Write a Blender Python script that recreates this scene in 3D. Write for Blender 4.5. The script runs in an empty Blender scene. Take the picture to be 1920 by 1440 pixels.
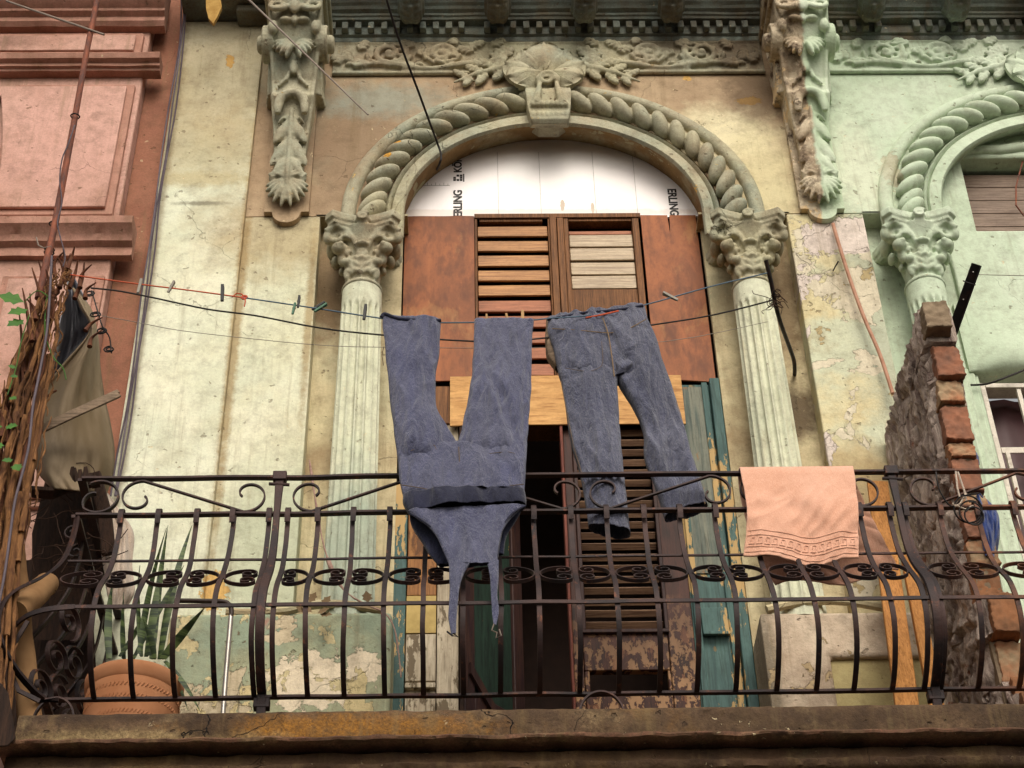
import bpy, math, random
from mathutils import Vector, Matrix, noise
from mathutils.geometry import tessellate_polygon
R = math.radians
random.seed(7)
C = bpy.context.scene.collection

# ------------------------------------------------------------------ camera
FPX, CZ = 3442.0, 1.6
_z = Vector((-105/FPX, 3960/FPX, -1)).normalized()
_x = Vector((1, .008, (-105+3960*.008)/FPX)).normalized()
_y = _z.cross(_x)
W2C = Matrix(((_x.x, _y.x, _z.x), (_x.y, _y.y, _z.y), (_x.z, _y.z, _z.z)))
C2W = W2C.transposed()
cam_d = bpy.data.cameras.new('camera'); cam = bpy.data.objects.new('camera', cam_d); C.objects.link(cam)
cam_d.sensor_width = 36; cam_d.lens = FPX/1920*36; cam_d.clip_start = .1; cam_d.clip_end = 500
cam.matrix_world = Matrix.Translation((0, 0, CZ)) @ C2W.to_4x4()
bpy.context.scene.camera = cam
CAMLOC = Vector((0, 0, CZ))
def P(u, v, Y):
    r = C2W @ Vector(((u-960)/FPX, -(v-720)/FPX, -1)); return CAMLOC + r*(Y/r.y)
def PX(u, v, X):
    r = C2W @ Vector(((u-960)/FPX, -(v-720)/FPX, -1)); return CAMLOC + r*(X/r.x)

# ------------------------------------------------------------------ light
S = bpy.context.scene
S.view_settings.view_transform = 'Standard'; S.view_settings.look = 'None'
S.view_settings.exposure = 0.33; S.view_settings.gamma = 1
SUN_EL, SUN_ROT = R(41), R(172)
w = bpy.data.worlds.new('World'); S.world = w; w.use_nodes = True
nt = w.node_tree; bg = nt.nodes['Background']
sky = nt.nodes.new('ShaderNodeTexSky'); sky.sky_type = 'NISHITA'; sky.sun_disc = False
sky.sun_elevation = SUN_EL; sky.sun_rotation = SUN_ROT; sky.air_density = 1; sky.dust_density = 4
hs = nt.nodes.new('ShaderNodeHueSaturation'); hs.inputs['Saturation'].default_value = .25
mx = nt.nodes.new('ShaderNodeMix'); mx.data_type = 'RGBA'; mx.blend_type = 'MULTIPLY'
mx.inputs[0].default_value = 1; mx.inputs[7].default_value = (1.0, .955, .87, 1)
nt.links.new(sky.outputs[0], hs.inputs['Color']); nt.links.new(hs.outputs[0], mx.inputs[6])
nt.links.new(mx.outputs[2], bg.inputs[0]); bg.inputs[1].default_value = .15
sd = bpy.data.lights.new('sun', 'SUN'); sd.energy = .95; sd.angle = R(34); sd.color = (1, .955, .87)
so = bpy.data.objects.new('sun', sd); C.objects.link(so)
# sun comes from over the street behind the camera, high up, veiled by thin cloud
sdir = Vector((math.sin(SUN_ROT)*math.cos(SUN_EL), math.cos(SUN_ROT)*math.cos(SUN_EL), math.sin(SUN_EL)))
so.rotation_euler = sdir.to_track_quat('Z', 'Y').to_euler(); so.location = sdir*30

# ------------------------------------------------------------------ materials
def col(h, k=1.0):
    c = [int(h[i:i+2], 16)/255 for i in (0, 2, 4)]
    return tuple(((x/12.92) if x <= .04045 else ((x+.055)/1.055)**2.4)*k for x in c)+(1,)
class NT:
    def __init__(s, name, rough=.85, metal=0, spec=.3):
        s.m = bpy.data.materials.new(name); s.m.use_nodes = True; s.t = s.m.node_tree
        s.b = s.t.nodes['Principled BSDF']; s.b.inputs['Roughness'].default_value = rough
        s.b.inputs['Metallic'].default_value = metal; s.b.inputs['Specular IOR Level'].default_value = spec
        s.tc = s.n('ShaderNodeNewGeometry').outputs['Position']; s.k = 0
        s.xyz = s.n('ShaderNodeSeparateXYZ'); s.l(s.tc, s.xyz.inputs[0])
    def n(s, t): return s.t.nodes.new(t)
    def l(s, a, b): s.t.links.new(a, b)
    def put(s, v, inp):
        if isinstance(v, bpy.types.NodeSocket): s.l(v, inp)
        else: inp.default_value = v
    def vec(s, stretch=(1, 1, 1), off=None, rot=None):
        s.k += 1
        m = s.n('ShaderNodeMapping'); s.l(s.tc, m.inputs[0]); m.inputs['Scale'].default_value = stretch
        m.inputs['Location'].default_value = off or (s.k*3.7, s.k*1.3, s.k*2.1)
        if rot: m.inputs['Rotation'].default_value = rot
        return m.outputs[0]
    def noise(s, scale, detail=5, rough=.6, stretch=(1, 1, 1), dist=0, rot=None):
        n = s.n('ShaderNodeTexNoise'); s.l(s.vec(stretch, rot=rot), n.inputs['Vector'])
        n.inputs['Scale'].default_value = scale; n.inputs['Detail'].default_value = detail
        n.inputs['Roughness'].default_value = rough; n.inputs['Distortion'].default_value = dist
        return n.outputs[0]
    def mr(s, f, a, b, c=0., d=1.):
        n = s.n('ShaderNodeMapRange'); n.clamp = True; s.put(f, n.inputs[0])
        for i, x in enumerate((a, b, c, d)): n.inputs[i+1].default_value = x
        return n.outputs[0]
    def m2(s, op, a, b=0., c=0.):
        n = s.n('ShaderNodeMath'); n.operation = op; s.put(a, n.inputs[0]); s.put(b, n.inputs[1]); s.put(c, n.inputs[2]); return n.outputs[0]
    def mix(s, f, a, b, mode='MIX'):
        n = s.n('ShaderNodeMix'); n.data_type = 'RGBA'; n.blend_type = mode
        s.put(f, n.inputs[0]); s.put(a, n.inputs[6]); s.put(b, n.inputs[7]); return n.outputs[2]
    def near(s, c, r, rough=.6, scale=6):
        """irregular patch round a point: 1 inside, 0 outside"""
        m = s.n('ShaderNodeMapping'); s.l(s.tc, m.inputs[0]); m.vector_type = 'POINT'
        m.inputs['Scale'].default_value = tuple(1/x for x in r); m.inputs['Location'].default_value = tuple(-a/x for a, x in zip(c, r))
        l = s.n('ShaderNodeVectorMath'); l.operation = 'LENGTH'; s.l(m.outputs[0], l.inputs[0])
        d = s.m2('ADD', l.outputs['Value'], s.m2('MULTIPLY', s.m2('SUBTRACT', s.noise(scale, 6, .65), .5), rough*3))
        return d
    def crack(s, scale, width, stretch=(1, 1, 1)):
        width *= .45
        v = s.n('ShaderNodeTexVoronoi'); v.feature = 'DISTANCE_TO_EDGE'; v.inputs['Scale'].default_value = scale
        d = s.n('ShaderNodeVectorMath'); d.operation = 'ADD'; n = s.n('ShaderNodeTexNoise'); n.inputs['Scale'].default_value = 4; n.inputs['Detail'].default_value = 5
        s.l(s.vec(stretch), d.inputs[0]); s.l(s.tc, n.inputs['Vector'])
        sc = s.n('ShaderNodeVectorMath'); sc.operation = 'SCALE'; sc.inputs['Scale'].default_value = .35; s.l(n.outputs['Color'], sc.inputs[0])
        s.l(sc.outputs[0], d.inputs[1]); s.l(d.outputs[0], v.inputs['Vector'])
        return s.mr(v.outputs['Distance'], 0, width, 1, 0)
    def done(s, c, h=None, bs=.5, bd=.01, rough=None):
        s.put(c, s.b.inputs['Base Color'])
        if rough is not None: s.put(rough, s.b.inputs['Roughness'])
        if h is not None:
            b = s.n('ShaderNodeBump'); b.inputs['Strength'].default_value = bs; b.inputs['Distance'].default_value = bd
            s.put(h, b.inputs['Height']); s.l(b.outputs[0], s.b.inputs['Normal'])
        return s.m

def plaster(name, base, tones=(), peels=(), spots=(), crack=.35, rough=.88, bump=.6, fine=.05, bd=.012, grit=None, chips=1.0, chipc='d8c49c'):
    """tones: (colour, scale, lo, hi, stretch, amount)   soft stains
       peels: (colour, scale, lo, hi)                     flaked patches with an edge in relief
       spots: (colour, centre, radii, amount, soft)       single stains / flaked places / painted shade"""
    s = NT(name, rough)
    c = col(base); h = s.m2('MULTIPLY', s.noise(9, 6, .6), .5)
    h = s.m2('ADD', h, s.m2('MULTIPLY', s.noise(70, 4, .7), .25))
    for (t, sc, lo, hi, st, am) in tones:
        c = s.mix(s.m2('MULTIPLY', s.mr(s.noise(sc, 7, .62, st), lo, hi), am), c, col(t))
    for (t, ctr, rr, am, soft) in spots:
        f = s.mr(s.near(ctr, rr, .55 if soft else .8, 5/max(.05, min(rr))*.35), 1.0+(.45 if soft else .02), 1.0-(.45 if soft else .02))
        c = s.mix(s.m2('MULTIPLY', f, am), c, col(t))
        if not soft: h = s.m2('SUBTRACT', h, s.m2('MULTIPLY', f, .5))
    for (t, sc, lo, hi) in peels:
        f = s.mr(s.noise(sc, 8, .6, dist=.3), lo, hi)
        c = s.mix(f, c, s.mix(s.noise(sc*6, 4), col(t), col(t, .72)))
        h = s.m2('SUBTRACT', h, s.m2('MULTIPLY', f, .55))
    # speckle and grit
    g = s.noise(120, 3, .7)
    c = s.mix(s.mr(g, .3, .75, 0, fine*3), c, col('3a2a1c'))
    c = s.mix(s.mr(s.noise(17, 6, .7), .45, .75, 0, .28+fine), c, col('5c4830')); c = s.mix(s.m2('MULTIPLY', s.mr(s.noise(1.6, 7, .68, (7, 7, .5)), .56, .70), .34+fine), c, col('6e5a3c'))
    c = s.mix(s.m2('MULTIPLY', s.m2('MULTIPLY', s.mr(s.noise(1.6, 5, .7, (24, 24, .9)), .54, .66), s.mr(s.noise(1.2, 3), .45, .6)), .34), c, col('7a6848'))
    pit = s.mr(s.noise(26, 2, .5), .70, .74)
    c = s.mix(s.m2('MULTIPLY', pit, .5), c, col(grit or '5a4630')); h = s.m2('SUBTRACT', h, s.m2('MULTIPLY', pit, .35))
    # small chips: some down to a paler coat, some dark
    ch = s.mr(s.noise(34, 5, .62, dist=.4), .665, .675); zone = s.mr(s.noise(2.2, 4), .42, .6); ch = s.m2('MULTIPLY', ch, zone)
    c = s.mix(s.m2('MULTIPLY', ch, .75*chips), c, s.mix(s.mr(s.noise(5, 2), .45, .55), col(chipc), col(grit or '6a5238'))); h = s.m2('SUBTRACT', h, s.m2('MULTIPLY', ch, .4))
    c = s.mix(s.mr(s.noise(8, 8, .78), .52, .70, 0, .32*chips), c, col('4a3826'))
    if crack:
        k = s.m2('MULTIPLY', s.crack(1.6, .006), s.mr(s.noise(1.3, 2), .52, .62))
        c = s.mix(s.m2('MULTIPLY', k, crack), c, col('3a2b1e')); h = s.m2('SUBTRACT', h, s.m2('MULTIPLY', k, .8))
    return s.done(c, h, bump, bd)

def wood(name, a, b, scale=1.0, grain=(30, 30, 2), peel=None, rough=.7, dark='2a1608', axis='z', bump=.4, low=None):
    s = NT(name, rough)
    st = grain if axis == 'z' else (grain[2], grain[0], grain[1])
    st = tuple(x*(2.6 if x > 5 else 1.4) for x in st)
    g = s.noise(scale, 8, .68, st, .9); g2 = s.noise(scale*3, 4, .6, tuple(x*1.0 for x in st))
    c = s.mix(s.mr(g, .38, .62), col(a), col(b, .85)); c = s.mix(s.mr(s.noise(11, 7, .7, tuple(1 if x > 5 else .4 for x in st)), .5, .72, 0, .45), c, col(a, 1.35)); c = s.mix(s.mr(s.noise(70, 3, .7), .5, .8, 0, .3), c, col(dark))
    c = s.mix(s.mr(g2, .5, .68, 0, .7), c, col(dark))
    c = s.mix(s.mr(s.noise(2.3, 6, .6), .5, .75, 0, .4), c, col(dark))
    h = s.m2('ADD', s.m2('MULTIPLY', g, .6), s.m2('MULTIPLY', g2, .3))
    for (t, sc, lo, hi, stt) in (peel or ()):
        f = s.mr(s.noise(sc, 8, .68, stt, .2), lo, hi)
        if low: f = s.m2('MULTIPLY', f, s.mr(s.m2('ADD', s.xyz.outputs[2], s.m2('MULTIPLY', s.noise(6, 4), .4)), low[0], low[1], 1, 0))
        c = s.mix(f, c, s.mix(g, col(t), col(t, .6))); h = s.m2('SUBTRACT', h, s.m2('MULTIPLY', f, .5))
    return s.done(c, h, bump, .006)

Tn = lambda c, sc, lo, hi, am, st=(1, 1, 1): (c, sc, lo, hi, st, am)
M = {}
M['cream'] = plaster('cream_plaster', 'e2e3ca', [Tn('d2cda8', 1.3, .42, .7, .8), Tn('b39b6c', 2.6, .55, .8, .55, (1, 1, .5)), Tn('f0ead0', 1.7, .5, .7, .7), Tn('8f7a56', 3, .6, .85, .55, (5, 5, .35)), Tn('c3cbb2', 1.1, .5, .7, .6)],
    spots=[('a58e68', (-1.28, 5.97, 8.9), (.4, .3, .55), .6, 1), ('b39e74', (-1.2, 5.97, 8.35), (.5, .3, .25), .5, 1), ('a58a5c', (-.9, 6, 7.75), (.35, .3, .25), .6, 1),
           ('6f6a58', (-1.27, 5.97, 7.93), (.10, .2, .015), .7, 1), ('c79c58', (-1.22, 5.97, 8.98), (.022, .2, .05), 1, 0), ('a9b193', (-.75, 6, 5.9), (.3, .3, .5), .6, 1), ('d9a95a', (-1.02, 5.97, 5.75), (.05, .3, .09), .9, 0),
           ('a08558', (-1.05, 5.97, 7.2), (.022, .3, 1.3), .75, 1), ('a08558', (-.73, 6, 7.2), (.02, .3, .5), .7, 1), ('8b7350', (-1.455, 5.97, 7.0), (.02, .3, 1.8), .5, 1), ('b9a87c', (-1.3, 5.97, 8.1), (.3, .3, .05), .6, 1)], crack=.5)
M['taupe'] = plaster('taupe_plaster', 'b89f80', [Tn('9c8064', 1.5, .42, .68, .8), Tn('9aa08a', 1.9, .52, .7, .7), Tn('cdbf94', 1.2, .55, .75, .7), Tn('6e5840', 3.2, .6, .85, .5, (4, 4, .4))],
    peels=[('d8c49a', 5, .70, .71)],
    spots=[('eadfb8', (1.22, 6, 8.42), (.28, .3, .2), .9, 1), ('d9cda2', (1.42, 6, 8.05), (.16, .3, .4), .85, 1), ('cfa050', (1.40, 6, 8.68), (.06, .2, .03), 1, 0), ('d8ab62', (1.10, 6, 8.86), (.02, .2, .02), 1, 0),
           ('5b4836', (1.44, 6, 8.75), (.16, .3, .25), .7, 1), ('7d6650', (-.60, 6, 8.35), (.3, .3, .4), .6, 1), ('8fa096', (-.45, 6, 8.7), (.3, .3, .12), .55, 1)], crack=.6)
M['relief'] = plaster('grey_green_relief_paint', 'b8b298', [Tn('98a08e', 3.2, .45, .65, .8), Tn('a89274', 4.5, .5, .7, .7), Tn('c4bd98', 2.2, .5, .72, .7), Tn('4c4334', 5, .62, .8, .5)],
    spots=[('d39a3e', (-.40, 5.9, 8.22), (.02, .1, .018), 1, 0), ('d39a3e', (-.36, 5.9, 8.32), (.02, .1, .018), 1, 0), ('4e3e30', (1.40, 5.97, 9.03), (.20, .2, .14), .85, 1), ('6a5a48', (1.1, 5.97, 9.10), (.3, .2, .05), .6, 1), ('8b6f58', (-.3, 5.97, 9.03), (.4, .2, .1), .3, 1), ('e0b465', (1.04, 5.95, 8.0), (.035, .1, .05), 1, 0)], crack=.4, fine=.10, bump=1.0, chips=1.4, chipc='c9a868')
M['teal_relief'] = plaster('sooty_teal_cornice_paint', '7f8a82', [Tn('524a3e', 3.2, .42, .66, .85), Tn('86775c', 5, .5, .7, .7), Tn('3a3228', 6, .55, .75, .7, (1, 1, .6)), Tn('8c9686', 2.2, .55, .75, .6)],
    peels=[('c08c38', 3.1, .705, .715)], crack=.6, fine=.15)
M['mint'] = plaster('mint_green_paint', 'c5d2b9', [Tn('b6c7ac', 1.6, .42, .7, .8), Tn('dbe3cf', 1.3, .5, .72, .8), Tn('8ba27f', 4.1, .62, .85, .35, (3, 3, .6))],
    peels=[], spots=[('b5a98e', (2.02, 6, 8.15), (.05, .3, .12), .7, 0), ('d8dcc4', (1.87, 6, 8.15), (.12, .3, .3), .8, 1)], crack=.3, fine=.03)
s_ = NT('shared_pier_half_brown_half_mint')
def two_tone(name, x0, wob, left, lt, right, rt, peel=None, zdark=None):
    s = NT(name, .88)
    L = s.mix(s.mr(s.noise(6, 7, .65), .4, .62), col(left), col(lt)); L = s.mix(s.mr(s.noise(14, 6, .7), .50, .66), L, col('4c3a2c')); L = s.mix(s.mr(s.noise(24, 6, .7), .58, .66), L, col('e0cdb0'))
    Rr = s.mix(s.mr(s.noise(4, 5), .4, .65), col(right), col(rt))
    if peel:
        L = s.mix(s.mr(s.noise(4.2, 8, .62, dist=.3), .55, .56), L, col(peel)); Rr = s.mix(s.mr(s.noise(7, 8, .6), .66, .67), Rr, col(peel))
    e = s.m2('ADD', s.xyz.outputs[0], s.m2('MULTIPLY', s.m2('SUBTRACT', s.noise(5, 6, .6), .5), wob))
    f = s.mr(e, x0-.006, x0+.006)
    h = s.m2('ADD', s.m2('MULTIPLY', s.noise(22, 6, .7), s.mr(f, 0, 1, 1.0, .35)), s.m2('MULTIPLY', s.noise(90, 3), .3))
    return s.done(s.mix(f, L, Rr), h, .8, .012)
bpy.data.materials.remove(s_.m)
M['corbel2'] = two_tone('half_brown_half_mint_paint', 1.650, .10, '98846c', 'cbbba0', 'b4c4a6', 'd0d8c2', 'cfb288')
M['pier'] = plaster('peeling_pier_plaster', 'd9cda4', [Tn('c7ad78', 2, .45, .7, .8), Tn('c9cdb2', 1.6, .5, .6, .9), Tn('a8895a', 5, .55, .75, .6)],
    peels=[('e9ddc2', 3.0, .53, .535), ('ecdcd0', 2.3, .60, .605), ('c5b083', 6, .63, .635)], crack=.7, bump=1.0, spots=[('b9bda6', (1.83, 6, 7.3), (.13, .3, 1.0), .9, 1), ('9c7a4c', (1.6, 6, 6.2), (.2, .3, .25), .6, 1)])
M['niche'] = plaster('niche_plaster_and_shade', 'd8c9a2', [Tn('a08866', 2.0, .42, .66, .85), Tn('e0d5ac', 3, .5, .7, .7), Tn('7a6a4e', 4, .55, .8, .6, (3, 3, .5)), Tn('aab095', 1.4, .5, .7, .5)],
    spots=[('7b5e42', (-.66, 6.1, 7.5), (.12, .4, .35), .8, 1), ('6a5238', (1.43, 6.1, 7.45), (.1, .4, .4), .8, 1), ('5a4a38', (1.42, 6.1, 6.72), (.1, .3, .14), .9, 1)], crack=.5, bump=.9)  # upper two spots paint the recess shade beside the columns into the plaster
M['shaft'] = plaster('column_paint', 'd9dac0', [Tn('b5bba0', 2.5, .5, .72, .7), Tn('ab9465', 4, .58, .8, .6, (4, 4, .4)), Tn('ede7cc', 2, .5, .7, .6), Tn('879489', 2.2, .6, .75, .7, (8, 8, .3))],
    spots=[('8ea093', (-.47, 5.9, 5.8), (.2, .3, .45), .6, 1)], crack=.3)
M['dado'] = plaster('flaking_green_dado', 'a8ab8c', [Tn('8f9c86', 1.7, .45, .6, .9), Tn('c3b78c', 3.3, .5, .75, .6), Tn('b3766a', 9, .68, .74, .7)],
    peels=[('dccb9c', 8.5, .585, .59), ('e3cf9c', 4.2, .60, .605), ('d9c7a6', 2.4, .62, .625)], spots=[('ead9bc', (-.62, 5.86, 5.24), (.15, .3, .13), 1, 0), ('ead9bc', (-.42, 5.86, 5.30), (.07, .3, .08), 1, 0), ('e3cf9c', (-.95, 5.86, 5.1), (.12, .3, .07), 1, 0)], crack=.3, bump=1.0)
M['dado2'] = plaster('bare_patched_dado', 'd9c6ae', [Tn('b59c84', 3, .45, .68, .8), Tn('8f8270', 6, .54, .72, .8), Tn('e5dac8', 2, .5, .7, .6)], peels=[('c4ab84', 5, .62, .625)], crack=.5, bump=1.2, spots=[('7e7462', (1.10, 5.9, 5.1), (.035, .3, .6), .85, 1), ('8f7c68', (1.3, 5.9, 5.2), (.10, .3, .12), .5, 1), ('a08c76', (1.6, 5.9, 5.45), (.2, .3, .06), .6, 1)])
M['inset'] = plaster('olive_inset_plaster', 'b3a474', [Tn('9a8a5e', 2, .45, .7, .6)], crack=.1)
M['pink'] = plaster('pink_wall_paint', 'c99e8e', [Tn('ae7f6c', 1.6, .45, .68, .85), Tn('d8ac9e', 1.4, .48, .7, .8), Tn('96644c', 3, .6, .85, .6, (4, 4, .5)), Tn('a8744e', 2.4, .58, .72, .55)],
    spots=[('d6a698', (-1.95, 5.9, 8.25), (.35, .3, .42), .75, 1), ('6e4a3a', (-2.3, 5.88, 9.05), (.13, .2, .07), .5, 1), ('8a6050', (-1.7, 5.9, 7.6), (.08, .2, .3), .5, 1), ('8f6a58', (-2.0, 5.9, 7.5), (.5, .2, .06), .5, 1)], crack=.6, fine=.08, chips=1.3, chipc='b98f74')
M['pink_band'] = plaster('rose_moulding_paint', 'b98a78', [Tn('986a58', 2.6, .45, .68, .8), Tn('d29c8a', 2, .5, .7, .7), Tn('74482f', 5, .6, .8, .5, (5, 1, 1))], peels=[('c49a4e', 4.5, .715, .72)], crack=.4, fine=.08)
M['rust_plaster'] = plaster('brown_rose_return_plaster', '9a6650', [Tn('7d5040', 2, .45, .68, .8), Tn('b07a62', 3, .5, .7, .7)], crack=.4, fine=.1)
M['slab'] = plaster('stained_concrete_slab', '6e5640', [Tn('3a2b1e', 5.5, .44, .58, .85, (1, 1, .8)), Tn('97805e', 4.5, .54, .66, .75), Tn('241912', 9, .55, .66, .85), Tn('5a4430', 26, .48, .62, .6), Tn('9a6a22', 2.0, .60, .72, .7)],
    spots=[('a8701c', (-.42, 5, 4.53), (.42, .3, .05), .75, 1), ('b39a6c', (-1.05, 5, 4.50), (.4, .3, .035), .7, 1), ('2c1f16', (-.83, 5, 4.56), (.10, .3, .06), .9, 1), ('2c1f16', (1.72, 5, 4.55), (.14, .3, .05), .9, 1), ('30221a', (-1.2, 5, 4.59), (.28, .3, .022), .85, 1), ('33251a', (.9, 5, 4.55), (.25, .3, .05), .6, 1), ('33251a', (.15, 5, 4.56), (.08, .3, .05), .6, 1), ('3a2a1c', (1.3, 5, 4.56), (.2, .3, .04), .6, 1)], crack=.5, fine=.3, bump=1.6, grit='2a1c12')
M['slab_dark'] = plaster('dark_weathered_fascia', '4e3828', [Tn('241a14', 4, .42, .64, .9), Tn('72562f', 3, .55, .75, .7), Tn('6b6a4a', 5, .58, .75, .6)], crack=.5, fine=.3, bump=1.3)
M['lip'] = plaster('crumbling_brown_lip', '6e4a38', [Tn('3a261c', 8, .44, .6, .9), Tn('9a7458', 14, .56, .68, .7)], crack=.4, fine=.3, bump=1.3)
M['red_edge'] = wood('reddish_worn_door_edge', '7a4030', '5c2c22', 1, (20, 20, 2), None, .7, '2a1410')
M['soffit_brown'] = plaster('flaked_soffit_paint', '8e7148', [Tn('a89d7c', 3, .5, .62, .9), Tn('5f4828', 6, .5, .7, .6)], peels=[('b9b089', 5, .6, .61)], crack=.3)

s = NT('rusty_wrought_iron', .62, .35, .4)
c = s.mix(s.mr(s.noise(6, 5), .42, .62), col('261d1e'), col('3e2a26')); c = s.mix(s.mr(s.noise(22, 6, .7), .59, .72), c, col('744630'))
c = s.mix(s.m2('MULTIPLY', s.mr(s.xyz.outputs[0], 1.5, 1.9), s.mr(s.noise(9, 6, .7), .38, .6)), c, col('7a4b30'))
M['iron'] = s.done(c, s.noise(80, 5, .7), .5, .004)
s = NT('dark_iron', .6, .3, .4); M['dark_iron'] = s.done(s.mix(s.mr(s.noise(20, 5), .5, .7), col('15100f'), col('38221a')), s.noise(60, 5), .4, .003)
s = NT('rusty_pipe', .75, .1); M['rust_pipe'] = s.done(s.mix(s.mr(s.noise(14, 6, .7, (3, 3, .7)), .42, .68), col('5a3a32'), col('96543a')), s.noise(60, 5), .5, .004)
def flat(name, h, rough=.7, metal=0, h2=None, sc=20, bs=.2):
    s = NT(name, rough, metal); return s.done(s.mix(s.mr(s.noise(sc, 5), .35, .7), col(h), col(h2 or h, 1 if h2 else .7)), s.noise(sc*4, 4), bs, .003)
M['rope_p'] = flat('frayed_pink_rope', 'b09084', .95, h2='8c6e60', sc=60, bs=.9)
M['orange_pipe'] = flat('faded_orange_conduit', 'b88a72', .7, h2='a07058')
M['blue_cord'] = flat('blue_grey_cord', '54697a'); M['orange_cord'] = flat('orange_cord', 'cc5a38'); M['black_cord'] = flat('black_cable', '26201e')
M['grey_cable'] = flat('grey_violet_cable', '5c5058', .6); M['rod'] = flat('grey_antenna_rod', '8b7d72', .5, .5)
M['peg_black'] = flat('black_peg', '14120f', .5); M['peg_green'] = flat('green_peg', '3f6a50', .5); M['peg_wood'] = flat('wooden_peg', 'b08a5c'); M['peg_grey'] = flat('grey_peg', '8d8579', .5)
M['chrome'] = flat('chromed_tube', 'b4aca4', .35, .7, bs=.02); M['dark_tube'] = flat('dark_bent_tube', '3a2a22', .5)
M['terracotta'] = flat('terracotta', 'bd8660', .9, h2='a46c48', sc=5, bs=.3)
M['soil'] = flat('potting_soil', '2a1c12', .95)
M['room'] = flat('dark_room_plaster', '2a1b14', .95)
s = NT('printed_white_sheet', .45, 0, .5)
c = s.mix(s.mr(s.noise(1.6, 5), .4, .65), col('f2eae8'), col('f8f4f0')); c = s.mix(s.mr(s.noise(7, 8, .75), .66, .72, 0, .35), c, col('b7a08c'))
k = s.mr(s.near((.44, 6.13, 8.07), (.010, .2, .045), .45, 40), 1.02, .98, 0, .8); c = s.mix(k, c, col('a88a64'))
k = s.mr(s.near((.585, 6.13, 8.05), (.008, .2, .04), .45, 40), 1.02, .98, 0, .8); c = s.mix(k, c, col('a88a64'))
k = s.mr(s.near((.1, 6.14, 8.02), (1.6, .2, .03), .5, 12), 1.02, .6, 0, .5); c = s.mix(k, c, col('cbb9a8'))
M['white_sheet'] = s.done(c, s.m2('ADD', s.m2('MULTIPLY', s.noise(3, 3, .5, (2, 2, .25)), 1.), s.m2('MULTIPLY', s.noise(200, 2), .05)), .35, .03)
M['ink'] = flat('black_print', '2a2523', .6)
M['ply'] = wood('stained_red_plywood', 'a05c30', '824820', 1.0, (4.5, 4.5, 1.6), [('bd8850', 4.2, .54, .72, (1, 1, .5)), ('6e3a1c', 2.2, .55, .8, (1, 1, .7))], .6, '5c2f16')
M['slat_a'] = wood('varnished_louvre_wood', 'c08c58', 'a06c3e', 1, (2, 20, 40), None, .5, '4c2a14', bump=.3)
M['slat_r'] = wood('reddish_louvre_wood', 'b07050', '965a3c', 1, (2, 20, 40), None, .55, '4c2a14')
M['slat_d'] = wood('brown_door_slat_wood', '94745a', '6c4e3c', 1, (2, 20, 40), None, .6, '3a2418')
M['slat_b'] = wood('pale_louvre_wood', 'c4ae8e', 'a89072', 1, (2, 20, 40), [('e8dcc8', 3, .63, .68, (1, 3, 12))], .4, '6b5238')
M['frame_w'] = wood('old_brown_frame_wood', '8a5c36', '66401f', 1, (40, 40, 2), None, .7, '2c180a')
M['lintel'] = wood('raw_yellow_plywood', 'd0a064', 'c08c50', 1, (2.5, 20, 9), None, .7, '8c5a2c')
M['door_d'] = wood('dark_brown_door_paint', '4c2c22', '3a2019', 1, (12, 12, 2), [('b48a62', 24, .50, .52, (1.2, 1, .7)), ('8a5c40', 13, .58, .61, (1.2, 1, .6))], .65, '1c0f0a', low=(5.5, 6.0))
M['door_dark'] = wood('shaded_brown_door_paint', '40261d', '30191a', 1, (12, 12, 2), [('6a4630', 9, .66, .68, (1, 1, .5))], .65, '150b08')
M['door_green'] = wood('dark_green_door_panel', '24382c', '1b2c22', 1, (10, 10, 2), [('8a6a34', 9, .64, .65, (1, 1, .4))], .65, '0f1510')
M['teal_w'] = wood('teal_door_frame_paint', '4f6b66', '3f5a58', 1, (10, 10, 1.5), [('c7a46c', 4.2, .53, .54, (1.3, 1, .40)), ('8c7a58', 9, .62, .64, (1, 1, .6))], .7, '2c3c38')
M['grey_w'] = wood('grey_blue_weathered_board', '7f7f70', '5f6a64', 1, (14, 14, 1.5), [('9c7a58', 9, .6, .63, (1, 1, .5))], .8, '3c3c34')
M['white_w'] = wood('flaking_white_wood', 'c8baa2', 'b0a088', 1, (14, 14, 1.5), [('7a6a54', 12, .55, .58, (1, 1, .4)), ('8f7a58', 5, .6, .66, (1, 1, .6))], .8, '6a5c48')
M['ochre_w'] = wood('ochre_patch_wood', 'a0703e', '8a5830', 1, (14, 14, 1.5), [('6a4426', 7, .6, .64, (1, 1, .4))], .7, '5c3414')
M['yellow_p'] = flat('yellow_card', 'bfa468', .85, h2='a08850')
M['board'] = wood('sawn_orange_board', 'c58a4c', 'b07638', 1, (26, 26, 1.2), None, .75, '7c4a20')
M['batten'] = wood('grey_batten', '8a7560', '6c5a48', 1, (3, 20, 20), None, .8, '3c3026')
M['rotten'] = wood('rotten_dark_timber', '3a261a', '281810', 1, (18, 18, 2), [('6a4a2e', 8, .64, .68, (1, 1, .5))], .9, '120b07', bump=.9)
M['roll'] = flat('tan_foam_roll', 'a07c56', .9, h2='7c5a38', sc=4)
M['brick'] = flat('red_brick', '94624a', .92, h2='6c4e40', sc=14, bs=.7); M['brick2'] = flat('orange_brick', '9c6a48', .92, h2='74543e', sc=14, bs=.7)
M['brick3'] = flat('mortar_smeared_brick', '9a8468', .95, h2='a0603e', sc=12, bs=.8)
M['mortar'] = flat('rough_mortar', '8a7862', .95, h2='6a5846', sc=16, bs=.9)
s = NT('smeared_partition_render', .9)
g = s.noise(1, 8, .72, (18, 18, 4.5), 1.0, (R(-24), 0, 0)); g2 = s.noise(1, 6, .7, (30, 30, 5), .6, (R(-24), 0, 0))
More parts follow.
